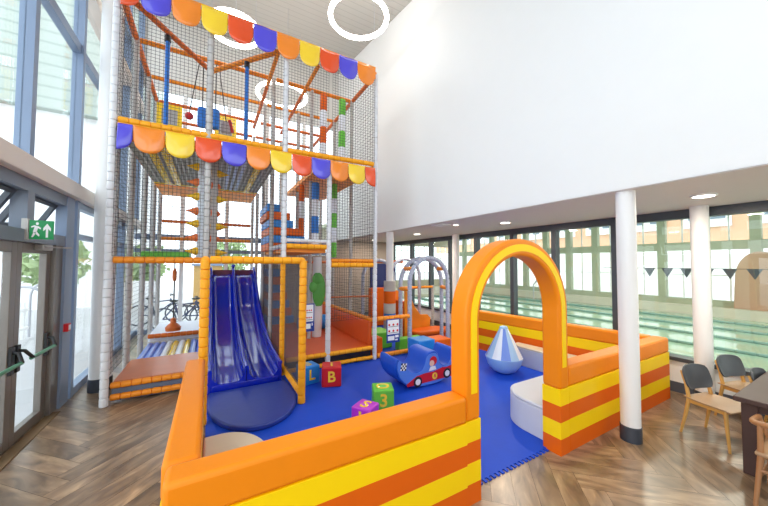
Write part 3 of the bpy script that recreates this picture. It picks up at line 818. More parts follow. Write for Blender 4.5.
# things hanging in the upper storey
def hang_bar(x, y, z0, z1, label):
    t = thing('hanging_bar', label, 'padded bar', (x, y, z0), group='blue hanging bars')
    obj('bar', MB().foam((x, y, z0), (x, y, z1), .035), 'foamb', t)
    obj('clamp', MB().tube([(x, y, z1), (x, y, z1+.1)], .05, 12), 'black', t)
hang_bar(-.72, 6.4, 4.2, 5.92, 'left thin blue bar hanging from the roof brace')
hang_bar(.55, 6.4, 4.2, 5.88, 'right thin blue bar hanging from the roof brace')
def bag(x, y, z, label, c='foamb'):
    t = thing('punch_bag', label, 'punch bag', (x, y, z), group='hanging bags')
    obj('bag', MB().lathe([(.02, 0), (.075, .02), (.085, .08), (.085, .34), (.075, .4), (.02, .42)], 18, (x, y, z)), c, t)
    obj('cord', MB().tube([(x, y, z+.41), (x, y, 6.16)], .008, 6), 'cord', t)
bag(-.2, 7.1, 4.78, 'left blue punch bag hanging beside the upper post')
bag(.03, 7.1, 4.8, 'right blue punch bag hanging beside the upper post')
t = thing('swing_ball', 'small red ball hanging on a slanting cord in the upper storey', 'ball', (-.42, 7.1, 4.9))
obj('ball', MB().ball((-.42, 7.1, 4.97), .075), 'red', t)
obj('cord', MB().tube([(-.42, 7.1, 5.04), (-.26, 7.1, 6.16)], .009, 6), 'cord', t)
t = thing('swing_ball', 'maroon and grey cushion hanging on a slanting cord in the upper storey', 'ball', (.25, 7.2, 4.82))
mb = MB().box(.14, .34, 7.2, 7.3, 4.82, 5.05); obj('cushion', mb, mat('taupe_vinyl', (176, 160, 156), .5), t, bevel=.03)
obj('edge_roll', MB().tube([(.36, 7.22, 4.85), (.3, 7.22, 5.1)], .035, 10), 'red', t)
obj('cord', MB().tube([(.24, 7.25, 5.05), (.08, 7.1, 6.16)], .009, 6), 'cord', t)
for x, lb in ((-.98, 'yellow framed grey panel in the upper storey at the left'), (.3, 'yellow framed grey panel in the upper storey behind the bags')):
    t = thing('activity_panel', lb, 'panel', (x, 9.45, 5.5), group='yellow framed panels')
    mb = MB().box(x-.27, x+.27, 9.43, 9.47, 5.5, 5.6).box(x-.27, x+.27, 9.43, 9.47, 6.0, 6.12).box(x-.27, x-.17, 9.43, 9.47, 5.6, 6.0).box(x+.17, x+.27, 9.43, 9.47, 5.6, 6.0)
    obj('panel_frame', mb, 'vyellow', t)
    obj('panel_sheet', MB().box(x-.17, x+.17, 9.44, 9.46, 5.6, 6.0), mat('grey_sheet', (168, 168, 168), .5), t)
# first storey left bay
tag(obj('crawl_mat', MB().box(-1.1, -.35, 7.0, 7.7, 2.15, 2.26), 'green', bevel=.02), 'flat green crawl mat lying on the second level at the left', 'mat')
t = thing('rope_swing', 'terracotta cone swing hanging on a dark rope in the left bay', 'rope swing', (-.72, 8.72, .44))
obj('cone_seat', MB().lathe([(.02, 0), (.15, .02), (.16, .1), (.1, .17), (.06, .2), (.055, .3), (.02, .32)], 20, (-.72, 8.72, .44)), 'cone', t)
obj('rope', MB().tube([(-.72, 8.72, .74), (-.72, 8.72, 2.09)], .014, 8), 'cord', t)
obj('top_cone', MB().lathe([(.02, 0), (.04, .02), (.05, .2), (.02, .3)], 14, (-.72, 8.72, 1.62)), 'cone', t)
for k in range(9):
    c = ['mblue', 'mblue', 'mblue', 'wvinyl', 'vyellow', 'wvinyl', 'vyellow', 'mblue', 'blue'][k]
    cn = ['blue', 'blue', 'blue', 'white', 'yellow', 'white', 'yellow', 'blue', 'blue'][k]
    x = -1.12+k*.12
    tag(obj('floor_roller', MB().tube([(x, 7.14, .2), (x, 8.55, .2)], .058, 14), c),
        'soft %s floor roller, number %s from the left in the row behind the rust deck' % (cn, ['one', 'two', 'three', 'four', 'five', 'six', 'seven', 'eight', 'nine'][k]), 'roller', 'soft floor rollers')
tag(obj('white_mat', MB().box(-1.2, -.08, 8.85, 10.5, .02, .38), 'cloud', bevel=.03), 'thick white mat behind the terracotta rope swing', 'mat')
t = thing('mat_rail', 'orange and grey padded rails along the front of the white mat', 'padded rail', (-.64, 8.68, .1))
obj('rail', MB().foam((-1.2, 8.76, .36), (-.08, 8.76, .36), .05), 'foamr', t)
obj('rail', MB().foam((-1.2, 8.7, .2), (-.08, 8.7, .2), .05), 'foamg', t)

# right bay: leaf tree and rolls on the orange deck
t = thing('foam_tree', 'pale padded trunk with a green leaf shaped crown behind the mesh', 'foam tree', (2.26, 7.05, .3))
obj('trunk', MB().lathe([(.11, 0), (.13, .6), (.11, 1.4), (.1, 1.9)], 20, (2.26, 7.2, .3)), 'foamw', t)
mb = MB()
mb.ball((2.24, 7.0, 1.42), .16, .06, .4); mb.ball((2.1, 6.98, 1.5), .1, .05, .13); mb.ball((2.2, 6.98, 1.68), .13, .05, .16)
mb.f = mb.f
obj('leaf_crown', mb, 'greend', t)
t = thing('soft_roll', 'blue soft roll lying on the orange deck by the foam tree', 'soft roll', (2.35, 7.7, .31))
obj('roll', MB().tube([(2.05, 7.9, .5), (2.75, 7.9, .5)], .19, 22), 'cyan', t)
obj('end_cap', MB().tube([(2.0, 7.9, .5), (2.05, 7.9, .5)], .17, 22), 'blue', t)

# ------------------------------------------------------------------ letter cubes
def cube(name_label, c, x, y, rz, marks, a=.3, z=.016):
    t = thing('letter_cube', name_label, 'cube', (x, y, z), rz, 'soft letter cubes')
    obj('cube_body', MB().box(-a/2, a/2, -a/2, a/2, 0, a), c, t, local=True, bevel=.018)
    for face, ch in marks.items():
        loc, rot = {'front': ((0, -a/2-.001, a/2), (pi/2, 0, 0)), 'left': ((-a/2-.001, 0, a/2), (pi/2, 0, -pi/2)),
                    'right': ((a/2+.001, 0, a/2), (pi/2, 0, pi/2)), 'top': ((0, 0, a+.001), (0, 0, 0))}[face]
        letter('letter', ch, .24, 'vyellow', t, loc, rot)
cube('red letter cube marked B beside the slide gate', 'red', 1.83, 4.98, -.35, {'front': 'B', 'left': '6', 'top': 'I'}, .32)
cube('blue letter cube half hidden behind the slide gate post', 'cyan', 1.5, 5.25, .2, {'front': 'L', 'right': '0', 'top': 'S'}, .3)
cube('lime green letter cube marked 3 near the striped wall', 'green', 2.17, 3.82, -.4, {'front': '3', 'top': 'O'}, .29)
cube('magenta letter cube marked S on top, nearest the striped wall', 'magenta', 1.74, 3.5, -1.0, {'top': 'S', 'front': 'I', 'left': '4'}, .26)

# ------------------------------------------------------------------ car rocker
t = thing('car_rocker', 'blue two seat soft rocker with a red racing car on its side', 'rocker', (3.2, 4.35, .016))
top = [(2.56, .40), (2.575, .52), (2.63, .53), (2.7, .44), (2.8, .33), (2.93, .27), (3.05, .29), (3.12, .38), (3.17, .52), (3.24, .57), (3.36, .57), (3.42, .5), (3.45, .38), (3.53, .31), (3.63, .31), (3.71, .4), (3.76, .53), (3.83, .55), (3.86, .42)]
bot = [(3.8, .24), (3.66, .1), (3.45, .035), (3.2, .018), (2.95, .04), (2.75, .11), (2.62, .24)]
tops = [tuple(q) for q in smooth_path(top, 3)]; bots = [tuple(q) for q in smooth_path(bot, 3)]
outline = tops+bots
obj('rocker_body', MB().prism(outline, 1, 4.1, 4.62), 'blue', t, bevel=.015, ang=50)
ins = [(3.2+(x-3.2)*.95, .29+(z-.29)*.9-.005) for x, z in outline]
obj('side_decal', MB().prism(ins, 1, 4.092, 4.099), 'carbl', t)
YD = 4.089
def decal(nm, pts, m, y=YD): obj(nm, MB().prism(pts, 1, y-.003, y), m, t)
decal('car_body', [(2.78, .08), (3.74, .1), (3.78, .2), (3.74, .3), (3.6, .27), (3.5, .28), (3.4, .26), (3.3, .24), (3.14, .24), (2.96, .22), (2.84, .16), (2.76, .12)], 'red')
circ = lambda x, z, r, n=20: [(x+r*cos(2*pi*i/n), z+r*sin(2*pi*i/n)) for i in range(n)]
for x, z in ((2.98, .125), (3.6, .165)):
    decal('wheel', circ(x, z, .085), 'black', YD-.004); decal('wheel_hub', circ(x, z, .05), 'signw', YD-.008)
decal('roundel', circ(3.33, .165, .055), 'vyellow', YD-.004)
letter('number', '8', .085, 'call', t, Vector((3.33, YD-.009, .165))-t.location, (pi/2, 0, 0), .001)
decal('driver_helmet', circ(3.3, .42, .075), 'red', YD-.004)
decal('driver_face', circ(3.265, .385, .05), 'skin', YD-.008)
decal('driver_collar', [(3.2, .26), (3.36, .27), (3.34, .33), (3.24, .33)], 'signw', YD-.004)
ck = MB(); cw = MB()
for i in range(4):
    for j in range(4):
        x = 2.64+i*.026+j*.006; z = .36+j*.028-i*.004
        (ck if (i+j) % 2 else cw).prism([(x, z), (x+.026, z-.004), (x+.032, z+.024), (x+.006, z+.028)], 1, YD-.003, YD)
obj('chequered_flag', cw, 'checks', t); obj('flag_checks', ck, 'black', t)

# ------------------------------------------------------------------ striped cone wobbler
t = thing('wobbler_cone', 'pale blue striped cone with a rounded base inside the arch', 'soft cone', (4.86, 3.92, .016))
n = 12; zc = .3; ro = .33
mb = MB().lathe([(.02, 0), (.12, .004), (.21, .05), (.29, .15), (ro, .28), (ro+.004, .3)], 36, (4.86, 3.92, .016))
obj('round_base', mb, 'lblue', t)
for k in range(n):
    a0, a1 = 2*pi*k/n, 2*pi*(k+1)/n; mb = MB()
    P = lambda r, a, z: (4.86+r*cos(a), 3.92+r*sin(a), z+.016)
    q = [P(ro, a0, .3), P(ro, (a0+a1)/2, .3), P(ro, a1, .3), P(.075, a1, .82), P(.075, a0, .82)]
    mb.add(q+[P(0, 0, .3), P(0, 0, .82)], [(0, 1, 2, 3, 4), (0, 5, 1), (1, 5, 2), (2, 5, 6, 3), (0, 4, 6, 5), (3, 6, 4)])
    obj('stripe', mb, ['wvinyl', 'mblue', 'lblue'][k % 3], t, smooth=False)
obj('cap', MB().lathe([(.075, 0), (.07, .03), (.03, .045)], 18, (4.86, 3.92, .836)), 'lblue', t)

# ------------------------------------------------------------------ rules signs
def sign(x, y, z, w, h, label):
    t = thing('rules_sign', label, 'sign', (x, y, z), group='play rules signs')
    obj('sign_board', MB().box(x-w/2, x+w/2, y, y+.012, z, z+h), 'signb', t)
    obj('white_field', MB().box(x-w/2+.02, x+w/2-.02, y-.003, y, z+h*.36, z+h-.02), 'signw', t)
    pr = MB()
    for i in range(3):
        for j in range(2):
            cx = x-w/2+.06+i*(w-.12)/2; cz_ = z+h*(.5+.26*j)
            pr.prism(circ(cx, cz_, w*.075, 12), 1, y-.006, y-.003)
    obj('red_pictograms', pr, 'call', t)
    ln = MB()
    for j in range(2): ln.box(x-w/2+.035, x+w/2-.035, y-.005, y-.003, z+h*(.41+.26*j), z+h*(.43+.26*j))
    obj('text_lines', ln, 'steeldk', t)
    obj('white_patch', MB().box(x-w/2+.03, x+.03, y-.003, y, z+h*.1, z+h*.28), 'signw', t)
    mk = MB().box(x+.05, x+w/2-.03, y-.003, y, z+h*.2, z+h*.3).box(x+.05, x+w/2-.05, y-.003, y, z+h*.08, z+h*.14)
    obj('small_marks', mk, 'signw', t)
sign(1.64, 5.7, .77, .2, .52, 'blue and white rules sign behind the slide gate')
sign(3.51, 5.72, .33, .33, .51, 'blue and white rules sign hanging on the low orange fence rail')

# ------------------------------------------------------------------ toddler corner
t = thing('low_fence', 'low fence of two orange padded rails right of the frame', 'fence', (3.55, FY, .014))
obj('fence_rail', MB().foam((3.14, FY, .86), (3.97, FY, .86), .05), 'foamo', t)
obj('fence_rail', MB().foam((3.14, FY, .08), (3.97, FY, .08), .05), 'foamo', t)
t = thing('hoop_tunnel', 'tunnel of grey padded hoops joined by short orange rungs', 'hoop tunnel', (4.6, 6., .014))
def hoop(x0, x1, y, top=2.19):
    r = (x1-x0)/2; c = (x0+x1)/2; zc = top-r
    pts = [(x0, y, .02+(zc-.02)*i/12) for i in range(12)]+[(c-r*cos(a), y, zc+r*sin(a)) for a in [i*pi/24 for i in range(25)]]+[(x1, y, zc-(zc-.02)*(i+1)/12) for i in range(12)]
    obj('hoop', MB().foam_path(pts, .052, .12), 'foamh', t)
    return c, r, zc
h1 = hoop(4.0, 5.14, 5.8); h2 = hoop(4.02, 5.3, 6.22); hoop(4.55, 5.6, 7.6); hoop(3.75, 4.75, 7.75, 2.15)
for s in (-1, 1):
    for z in (1.45, 1.93):
        q = []
        for (c, r, zc), y in ((h1, 5.8), (h2, 6.22)):
            dx = r if z <= zc else math.sqrt(max(0, r*r-(z-zc)**2))
            q.append((c+s*dx, y, z))
        obj('rung', MB().foam(q[0], q[1], .05, .12), 'foamo', t)
t = thing('back_rail', 'orange padded rail running behind the hoops towards the windows', 'padded rail', (5.2, 7.7, 1.2))
obj('rail', MB().foam((4.95, 7.7, 1.32), (6.2, 7.7, 1.32), .04), 'foamo', t)
obj('support', MB().foam((6.2, 7.7, .016), (6.2, 7.7, 1.37), .045), 'foamg', t)
obj('support', MB().foam((4.92, 7.7, .016), (4.92, 7.7, 1.37), .045), 'foamg', t)
t = thing('toddler_slide', 'small orange slide behind the grey hoops', 'slide', (4.6, 7.0, .016))
obj('slide_bed', MB().prism([(4.67, .016), (4.67, 1.0), (4.8, 1.0), (5.15, .5), (5.5, .36), (5.5, .016)], 1, 7.05, 7.5), 'orangedk', t, bevel=.01)
for y in (7.0, 7.5):
    obj('slide_side', MB().prism([(4.67, .016), (4.67, 1.3), (4.8, 1.25), (5.0, .85), (5.2, .62), (5.45, .6), (5.56, .5), (5.54, .3), (5.54, .016)], 1, y, y+.05), 'foamo', t, bevel=.012)
t = thing('round_platform', 'low round orange platform at the foot of the small slide', 'platform', (5.3, 6.55, .016))
el = lambda a, b: [(5.28+a*cos(i*pi/20), 6.66+b*sin(i*pi/20)) for i in range(40)]
obj('platform_top', MB().prism(el(.62, .3), 2, .18, .28), 'orangedk', t, bevel=.03, ang=60)
obj('platform_base', MB().prism(el(.56, .26), 2, .016, .18), mat('red_orange_base', (196, 66, 22), .45), t)
tag(obj('soft_block', MB().box(3.74, 4.17, 5.1, 5.5, .016, .46), 'cyan', bevel=.02), 'bright blue square soft block behind the car rocker', 'soft block', 'toddler soft blocks')
tag(obj('soft_block', MB().box(4.22, 4.75, 5.25, 5.65, .016, .38), 'orangedk', bevel=.02), 'orange soft block right of the blue block', 'soft block', 'toddler soft blocks')
tag(obj('soft_block', MB().box(3.85, 4.5, 6.0, 6.2, .016, .3), 'green', bevel=.02), 'green soft block behind the orange block, below the hoops', 'soft block', 'toddler soft blocks')
tag(obj('soft_block', MB().box(3.2, 3.9, 6.4, 7.0, .016, .4), 'green', bevel=.02), 'green soft block behind the rules sign on the fence', 'soft block', 'toddler soft blocks')
tag(obj('soft_block', MB().box(3.14, 3.35, 5.9, 6.2, .016, .42), 'orangedk', bevel=.02), 'small orange soft block beside the front right post', 'soft block', 'toddler soft blocks')
t = thing('padded_panel', 'navy padded panel with an orange top rail behind the wrapped column', 'padded panel', (5.2, 9.2, .0))
obj('panel_pad', MB().box(4.75, 5.75, 9.2, 9.3, .016, 2.05), mat('navy_vinyl', (34, 46, 112), .5), t, bevel=.02)
obj('top_rail', MB().foam((3.2, 9.15, 2.12), (6.0, 9.15, 2.12), .05), 'foamr', t)
tag(obj('orange_pad', MB().box(4.55, 5.4, 8.8, 9.0, .016, 1.25), 'orangedk', bevel=.03), 'upright orange pad in front of the navy panel', 'soft pad')

# ------------------------------------------------------------------ cafe chairs and table
def chair(label, loc, rz):
    """origin on the floor under the seat, front towards +y"""
    t = thing('cafe_chair', label, 'chair', loc, rz, 'charcoal backed cafe chairs')
    for s in (-1, 1):
        x = s*.2
        obj('rear_leg', MB().tube([(s*.215, -.25, 0), (s*.2, -.2, .25), (s*.19, -.17, .44), (s*.185, -.2, .6), (s*.17, -.255, .74)], [.013, .019, .021, .018, .012], 10), 'chairw', t, local=True)
        obj('front_leg', MB().tube([(s*.215, .2, 0), (s*.2, .175, .25), (s*.19, .16, .43)], [.012, .018, .021], 10), 'chairw', t, local=True)
        obj('side_rail', MB().obox((s*.19, 0, .415), (.011, 0, 0), (0, .165, 0), (0, 0, .026)), 'chairw', t, local=True, bevel=.004)
    obj('front_rail', MB().obox((0, .16, .415), (.18, 0, 0), (0, .01, 0), (0, 0, .024)), 'chairw', t, local=True, bevel=.004)
    # seat: shallow dished plywood
    mb = MB(); n = 10
    for k in (0, 1):
        for i in range(n+1):
            for j in range(n+1):
                u, v = i/n*2-1, j/n*2-1
                w = .235 - .03*(v < 0)*v*v
                mb.v.append((u*w*(1-.05*v*v), v*.225, .452-.014*(1-u*u)*(1-v*v)-(.012 if v > .8 else 0)-k*.016))
    N = (n+1)**2; idx = lambda k, i, j: k*N+i*(n+1)+j
    for i in range(n):
        for j in range(n):
            mb.f += [[idx(0, i, j), idx(0, i+1, j), idx(0, i+1, j+1), idx(0, i, j+1)], [idx(1, i, j), idx(1, i, j+1), idx(1, i+1, j+1), idx(1, i+1, j)]]; mb.m += [0, 0]
    for i in range(n):
        for a, b in (((i, 0), (i+1, 0)), ((i+1, n), (i, n)), ((0, i+1), (0, i)), ((n, i), (n, i+1))):
            mb.f.append([idx(0, *b), idx(0, *a), idx(1, *a), idx(1, *b)]); mb.m.append(0)
    obj('seat', mb, 'seatw', t, local=True, bevel=.003)
    # backrest: curved rounded slab
    mb = MB(); n, q = 12, 8
    for k in (0, 1):
        for i in range(n+1):
            for j in range(q+1):
                u, v = i/n*2-1, j/q*2-1
                w = .22*(1-.2*abs(v)**4); h = .138*(1-.13*abs(u)**4)
                z = .665+v*h; y = -.225-.035*(v)+.045*u*u+(-.02 if k else 0)
                mb.v.append((u*w, y, z))
    N = (n+1)*(q+1); idx = lambda k, i, j: k*N+i*(q+1)+j
    for i in range(n):
        for j in range(q):
            mb.f += [[idx(0, i, j), idx(0, i+1, j), idx(0, i+1, j+1), idx(0, i, j+1)], [idx(1, i, j), idx(1, i, j+1), idx(1, i+1, j+1), idx(1, i+1, j)]]; mb.m += [0, 0]
    for i in range(n):
        for a, b in (((i, 0), (i+1, 0)), ((i+1, q), (i, q))):
            mb.f.append([idx(0, *b), idx(0, *a), idx(1, *a), idx(1, *b)]); mb.m.append(0)
    for j in range(q):
        for a, b in (((0, j+1), (0, j)), ((n, j), (n, j+1))):
            mb.f.append([idx(0, *b), idx(0, *a), idx(1, *a), idx(1, *b)]); mb.m.append(0)
    obj('backrest', mb, 'chaird', t, local=True, bevel=.006)
    return t
ch = chair('charcoal backed wooden cafe chair nearest the striped wall, left of the dark table', (5.21, 1.2, 0), pi-.27)
dup(ch, (6.16, 1.12, 0), pi-.32, 'charcoal backed wooden cafe chair close to the pool windows')
dup(ch, (5.72, .76, 0), pi-.06, 'charcoal backed cafe chair tucked under the dark table, only its back showing')
t = thing('dark_table', 'dark brown wooden table with thick square legs at the right edge', 'table', (5.35, .38, 0))
obj('tabletop', MB().box(4.56, 6.15, -.12, .95, .7, .75), 'tablew', t, bevel=.008)
for x in (4.62, 5.98):
    for y in (-.08, .8):
        obj('leg', MB().box(x, x+.13, y, y+.11, 0, .7), 'tablew', t, bevel=.005)
obj('apron', MB().box(4.73, 5.98, .83, .86, .62, .7).box(4.64, 4.67, .03, .8, .62, .7), 'tablew', t)
t = thing('bentwood_chair', 'brown bentwood chair with a curved top rail, cut off by the right edge', 'chair', (4.27, .52, 0))
pts = [(4.5, .8, .62), (4.3, .8, .64), (4.14, .76, .67), (4.06, .64, .70), (4.05, .5, .705), (4.06, .36, .70), (4.14, .24, .67), (4.3, .2, .64), (4.5, .2, .62)]
obj('top_rail', MB().tube(smooth_path(pts, 4), .023, 10), 'walnut', t)
for y, s in ((.73, 1), (.27, -1)):
    obj('rear_leg', MB().tube([(4.04, y+s*.03, 0), (4.1, y, .42), (4.1, y, .68)], [.014, .021, .016], 10), 'walnut', t)
    obj('front_leg', MB().tube([(4.53, y+s*.03, 0), (4.48, y, .42), (4.46, y+s*.06, .62)], [.013, .02, .014], 10), 'walnut', t)
    obj('stretcher', MB().tube([(4.08, y, .26), (4.5, y, .28)], .011, 8), 'walnut', t)
obj('stretcher', MB().tube([(4.08, .74, .3), (4.08, .26, .3)], .011, 8), 'walnut', t)
obj('seat', MB().box(4.06, 4.54, .26, .76, .42, .45), 'seatw', t, bevel=.012)
t.location += Vector((.04, -.02, 0))
# ------------------------------------------------------------------ pool hall beyond the windows
struct('floor_pool', MB().box(6.8, 8.0, -6, 22, -.25, -.05).box(18.5, 20.2, -6, 22, -.25, .0).box(8., 18.5, 16.5, 22, -.25, 0), 'tile')
tag(obj('pool_water', MB().box(8., 18.5, -6, 16.5, -.3, -.12), 'water'), 'pale green rippled swimming pool water beyond the windows', 'water', kind='stuff')
struct('trim_8', MB().box(18.3, 18.6, -6, 16.6, -.12, .28), 'tile')
struct('ceiling_pool', MB().prism([(6.9, 4.6), (20.2, 4.6), (20.2, 4.8), (6.9, 4.8)], 1, -6, 22), 'poolc')
wl = MB()
wl.box(20, 20.2, -6, 22, 0, .45).box(20, 20.2, -6, 22, 2.75, 3.15).box(20, 20.2, -6, 22, 4.4, 4.8)
for y in [-4.4+i*1.55 for i in range(17)]: wl.box(19.95, 20.25, y-.16, y+.16, .45, 4.6)
struct('wall_pool_far', wl, 'poolw')
for k, y in enumerate([-4.4+i*1.55 for i in range(16)]):
    w = sroot('window_%d' % (n_win+k), (20.1, y+.77, .45))
    g = MB().box(20.07, 20.13, y+.16, y+1.39, 1.55, 1.6).box(20.07, 20.13, y+.75, y+.8, .45, 2.75).box(20.07, 20.13, y+.75, y+.8, 3.15, 4.4)
    obj('glazing_bars', g, 'white', w)
    obj('pane', MB().box(20.1, 20.11, y+.16, y+1.39, .45, 4.4), 'glass', w)
we = MB().box(6.9, 20, 22, 22.2, 0, .6).box(6.9, 20, 22, 22.2, 3.6, 4.8)
struct('wall_pool_end', we, 'tile')
w = sroot('window_%d' % (n_win+20), (13.4, 22.1, .6)); g = MB()
for i in range(22): g.box(6.9+i*.62, 6.94+i*.62, 22.05, 22.15, .6, 3.6)
for j in range(5): g.box(6.9, 20, 22.06, 22.14, .6+j*.65, .64+j*.65)
obj('glazing_bars', g, 'white', w)
obj('pane', MB().box(6.9, 20, 22.1, 22.11, .6, 3.6), 'glass', w)
for i in range(5):
    x = 9.6+i*1.8
    tag(obj('lane_rope', MB().foam((x, -5.8, -.1), (x, 16.4, -.1), .055, .35, 8), 'lane'),
        'dark floating lane rope on the pool, %s from the windows' % ['first', 'second', 'third', 'fourth', 'fifth'][i], 'lane rope', 'pool lane ropes')
tag(obj('pool_float', MB().tube([(9.2+.55*cos(a)*1.2, 4.1+.9*sin(a), -.04+.18*max(0, sin(a))) for a in [i*pi/14 for i in range(15)]], .07, 12), 'cyan'), 'curved blue pool float on the water beside the white column', 'pool float')
tag(obj('pool_float', MB().box(8.5, 9.3, 2.3, 3.3, -.11, .0), 'cyan', bevel=.04), 'flat blue pool float by the second white column', 'pool float')
t = thing('pool_handrails', 'steel pool steps handrails beyond the arch', 'handrail', (17.6, 11.2, -.1))
for y in (10.6, 11.2, 11.8):
    obj('handrail', MB().tube([(17.4, y, -.1), (17.4, y, .8), (17.7, y, 1.0), (18.4, y, 1.0), (18.55, y, .3)], .04, 8), 'steel2', t)
for k, (x, y) in enumerate(((10, 9), (13, 6), (10.5, 4), (13, 2.5), (15.5, 8), (16, 4), (10, 1.5), (13, 12), (9.5, 13))):
    t = tag(obj('pool_lamp', MB().lathe([(.001, 0), (.28, 0), (.28, .05), (.001, .05)], 20, (x, y, 4.53)), 'lamp'),
            'round ceiling lamp over the pool, %s' % ['above the far lanes behind the arch', 'mid pool behind the first white column', 'near the windows left of the first white column', 'mid pool right of the second white column', 'by the far wall behind the arch crown', 'by the far wall between the columns', 'near the windows at the right edge', 'above the pool end behind the hoops', 'nearest the pool end by the windows'][k], 'ceiling lamp', 'round pool lamps')
t = thing('flag_line', 'string of small dark triangular flags across the pool', 'bunting', (17.5, 2.5, 1.8))
obj('line', MB().tube([(17.5, -3, 1.9), (17.5, 8, 1.9)], .01, 6), 'cord', t)
for k in range(16): obj('flag', MB().prism([(-2.8+k*.62, 1.9), (-2.4+k*.62, 1.9), (-2.6+k*.62, 1.5)], 0, 17.49, 17.51), 'steeldk', t)
t = thing('arch_reflection', 'tall pinkish rounded hump modelling the orange arch reflected in the pool windows', 'modelled reflection', (19.2, 3.1, 0))  # solid shape standing in for the arch's reflection in the glass
obj('hump', MB().prism([(2.35, 0), (3.85, 0), (3.8, 1.2)]+[(3.1+.68*cos(a), 1.5+1.1*sin(a)) for a in [i*pi/16 for i in range(17)]]+[(2.4, 1.2)], 0, 19.0, 19.5), mat('pink_brown_reflection', (190, 152, 126), .6), t, bevel=.03)
# building across the street, seen through the pool hall's windows
t = thing('brick_building', 'orange brick and white building across the street beyond the pool', 'building', (29, 8, -.1))
obj('brick_wall', MB().box(28, 31, -14, 34, -.1, 13), 'brick', t)
obj('ground_storey', MB().box(27.7, 28, -14, 34, -.1, 3.5), mat('white_render', (246, 244, 240), .7), t)
for k in range(15):
    for j in range(1, 3):
        y = -13+k*3.1; z = .4+j*4.1
        o = obj('window_bay', MB().box(27.9, 28.05, y, y+2.2, z, z+3.1), 'white', t)
        sub('pane', MB().box(27.86, 27.9, y+.25, y+.9, z+.5, z+2.6).box(27.86, 27.9, y+1.3, y+1.95, z+.5, z+2.6), mat('window_dark', (120, 134, 150), .2) if k+j == 1 else bpy.data.materials['window_dark'], o, t)

# ------------------------------------------------------------------ outside the left and back glazing
struct('ground', MB().box(-40, -2.1, -20, 60, -.3, -.06).box(-2.1, 6.8, 11.2, 60, -.3, -.06).box(20.3, 60, -20, 60, -.3, -.1), 'pave')
t = thing('street_building', 'pale ribbed building over a bright ground floor, seen through the top left glazing', 'building', (-14, 20, -.06))
obj('ribbed_upper_storeys', MB().box(-36, -3.2, 19, 27, 8.9, 22), 'clad', t)
obj('ground_floor', MB().box(-36, -3.4, 19.4, 27, -.06, 8.9), mat('bright_render', (248, 248, 248), .7), t)
def bicycle(label, x, y, rz):
    t = thing('bicycle', label, 'bicycle', (x, y, -.06), rz, 'parked bicycles')
    for s in (-.52, .52):
        o = obj('wheel', MB().tube([(s+.33*cos(a*pi/16), 0, .35+.33*sin(a*pi/16)) for a in range(32)], .022, 8, closed=True), 'rubber', t, local=True)
        sp = MB()
        for a in range(8): sp.tube([(s, 0, .35), (s+.32*cos(a*pi/4), 0, .35+.32*sin(a*pi/4))], .004, 5)
        c = obj('spokes', sp, 'steel2', t, local=True); c.parent = o
    fm = MB()
    for a, b in (((-.52, 0, .35), (-.1, 0, .32)), ((-.1, 0, .32), (-.22, 0, .85)), ((-.52, 0, .35), (-.2, 0, .76)), ((-.2, 0, .76), (.34, 0, .8)), ((-.1, 0, .32), (.36, 0, .7)), ((.33, 0, .86), (.52, 0, .35))):
        fm.tube([a, b], .02, 8)
    obj('frame', fm, 'bike', t, local=True)
    obj('handlebar', MB().tube([(.42, -.26, .98), (.34, -.2, 1.0), (.32, 0, .95), (.34, .2, 1.0), (.42, .26, .98)], .014, 8), 'black', t, local=True)
    obj('saddle', MB().ball((-.24, 0, .9), .13, .07, .04), 'black', t, local=True)
    return t
b = bicycle('dark bicycle nearest the back glazing, parked at the left', -.72, 11.75, .12)
dup(b, (-.15, 12.2, -.06), .1, 'dark bicycle parked second behind the back glazing')
dup(b, (-1.5, 13.0, -.06), .2, 'dark bicycle parked farthest behind the back glazing, at the left')
dup(b, (.1, 12.9, -.06), .25, 'dark bicycle parked farthest behind the slide')
for k, (x, y, lb) in enumerate(((-3.6, 9.9, 'grey hooped cycle stand outside the door, the nearer one'), (-4.0, 12.5, 'grey hooped cycle stand outside the door, the farther one'))):
    t = tag(obj('cycle_stand', MB().tube([(x-.4, y, -.06), (x-.4, y, .5)]+[(x-.4*cos(a*pi/12), y, 1.1+.4*sin(a*pi/12)) for a in range(13)]+[(x+.4, y, .5), (x+.4, y, -.06)], .03, 10), 'steel2'), lb, 'cycle stand', 'cycle stands')
t = thing('utility_box', 'yellow brown timber shelter beyond the bicycles', 'shelter', (-.1, 18, -.06))
obj('box_body', MB().box(-.7, .55, 18, 19, -.06, 1.9), mat('ochre_timber', (200, 160, 96), .7), t)
obj('box_roof', MB().box(-.8, .65, 17.9, 19.1, 1.9, 2.0), 'steel', t)
def bush(label, x, y, r, h):
    t = thing('tree', label, 'tree', (x, y, -.06), group='trees outside the glazing')
    mb = MB(); rnd = random.Random(int(x*31+y*7))
    for k in range(int(120+r*300)):
        a = rnd.random()*2*pi; q = math.sqrt(rnd.random())*r; zz = h*.45+rnd.random()*h*.5; s = (.12+.12*rnd.random())*min(1, .35+r*.6)
        qq = q*math.sqrt(max(.1, 1-((zz-h*.7)/(h*.35))**2))
        c = Vector((x+qq*cos(a), y+qq*sin(a), zz)); u = Vector((rnd.random()-.5, rnd.random()-.5, rnd.random()-.5)).normalized()*s
        v = u.orthogonal().normalized()*s*.6
        mb.add([c-u, c-v, c+u, c+v, c+u.cross(v).normalized()*.03], [(0, 1, 4), (1, 2, 4), (2, 3, 4), (3, 0, 4), (3, 2, 1, 0)])
    o = obj('foliage', mb, 'tree', t); o['kind'] = 'stuff'
    obj('trunk', MB().tube([(x, y, -.06), (x, y, h*.7)], .07, 8), 'trunk', t)
bush('pale green tree outside the door glazing', -4.6, 14.5, .9, 3.0)
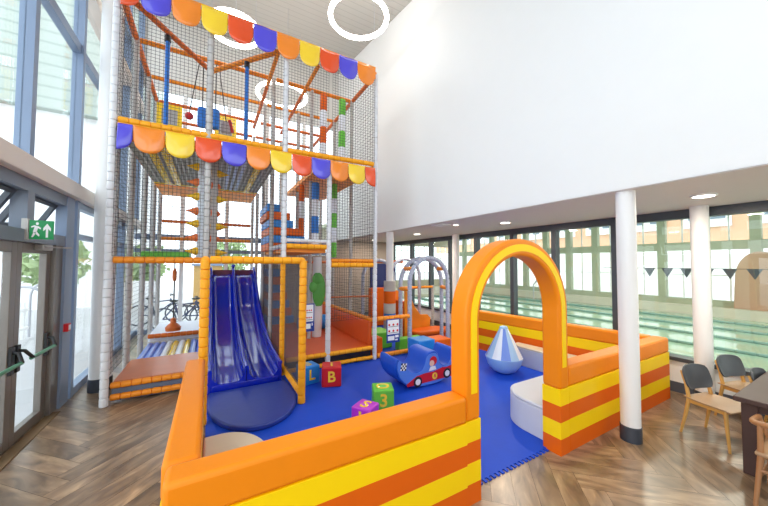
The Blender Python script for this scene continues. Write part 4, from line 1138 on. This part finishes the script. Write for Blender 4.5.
bush('pale green tree beyond the bicycles, left of the timber shelter', -2.6, 17.0, 1.0, 2.9)
bush('pale green tree behind the timber shelter', .9, 20.5, 1.2, 3.4)
t = thing('picket_fence', 'low white picket fence outside the doors', 'fence', (-4.4, 10.5, -.06))
for k in range(14): obj('picket', MB().box(-4.43, -4.37, 8.2+k*.3, 8.32+k*.3, -.06, .95), 'white', t)
obj('fence_rail', MB().box(-4.37, -4.34, 8.1, 12.3, .2, .28).box(-4.37, -4.34, 8.1, 12.3, .7, .78), 'white', t)

# ------------------------------------------------------------------ light
wd = bpy.data.worlds.new('overcast_sky'); S.world = wd; wd.use_nodes = True
nt = wd.node_tree; bg = nt.nodes['Background']
bg.inputs[0].default_value = (.82, .91, 1., 1); bg.inputs[1].default_value = 3.5
sun = bpy.data.lights.new('sun', 'SUN'); sun.energy = 1.6; sun.angle = radians(12); sun.color = (1, .95, .88)
so = bpy.data.objects.new('sun', sun); COL.objects.link(so)
so.rotation_euler = Vector((.55, -.45, -.7)).to_track_quat('-Z', 'Y').to_euler()
def area(loc, size, e, col=(1, .96, .9), rot=(0, 0, 0), sy=None):
    l = bpy.data.lights.new('lamp', 'AREA'); l.energy = e; l.size = size; l.color = col
    if sy: l.shape = 'RECTANGLE'; l.size_y = sy
    else: l.shape = 'DISK'
    o = bpy.data.objects.new('lamp', l); COL.objects.link(o); o.location = loc; o.rotation_euler = rot
for x, y in ((5.43, 1.32), (5.41, 4.3), (5.3, 7.31), (5.3, 10.), (5.4, -1.2)): area((x, y, 2.91), .18, 40, (1, .88, .72))
for x, y in ((10, 9), (13, 6), (10.5, 4), (13, 2.5), (15.5, 8), (16, 4), (10, 1.5), (13, 12), (9.5, 13)): area((x, y, 4.5), .5, 90)
vs = S.view_settings
S.display_settings.display_device = 'sRGB'
vs.view_transform = 'Standard'; vs.look = 'None'; vs.gamma = 1; vs.use_curve_mapping = False
vs.exposure = -.2
S.cycles.max_bounces = 10; S.cycles.diffuse_bounces = 5; S.cycles.transparent_max_bounces = 24
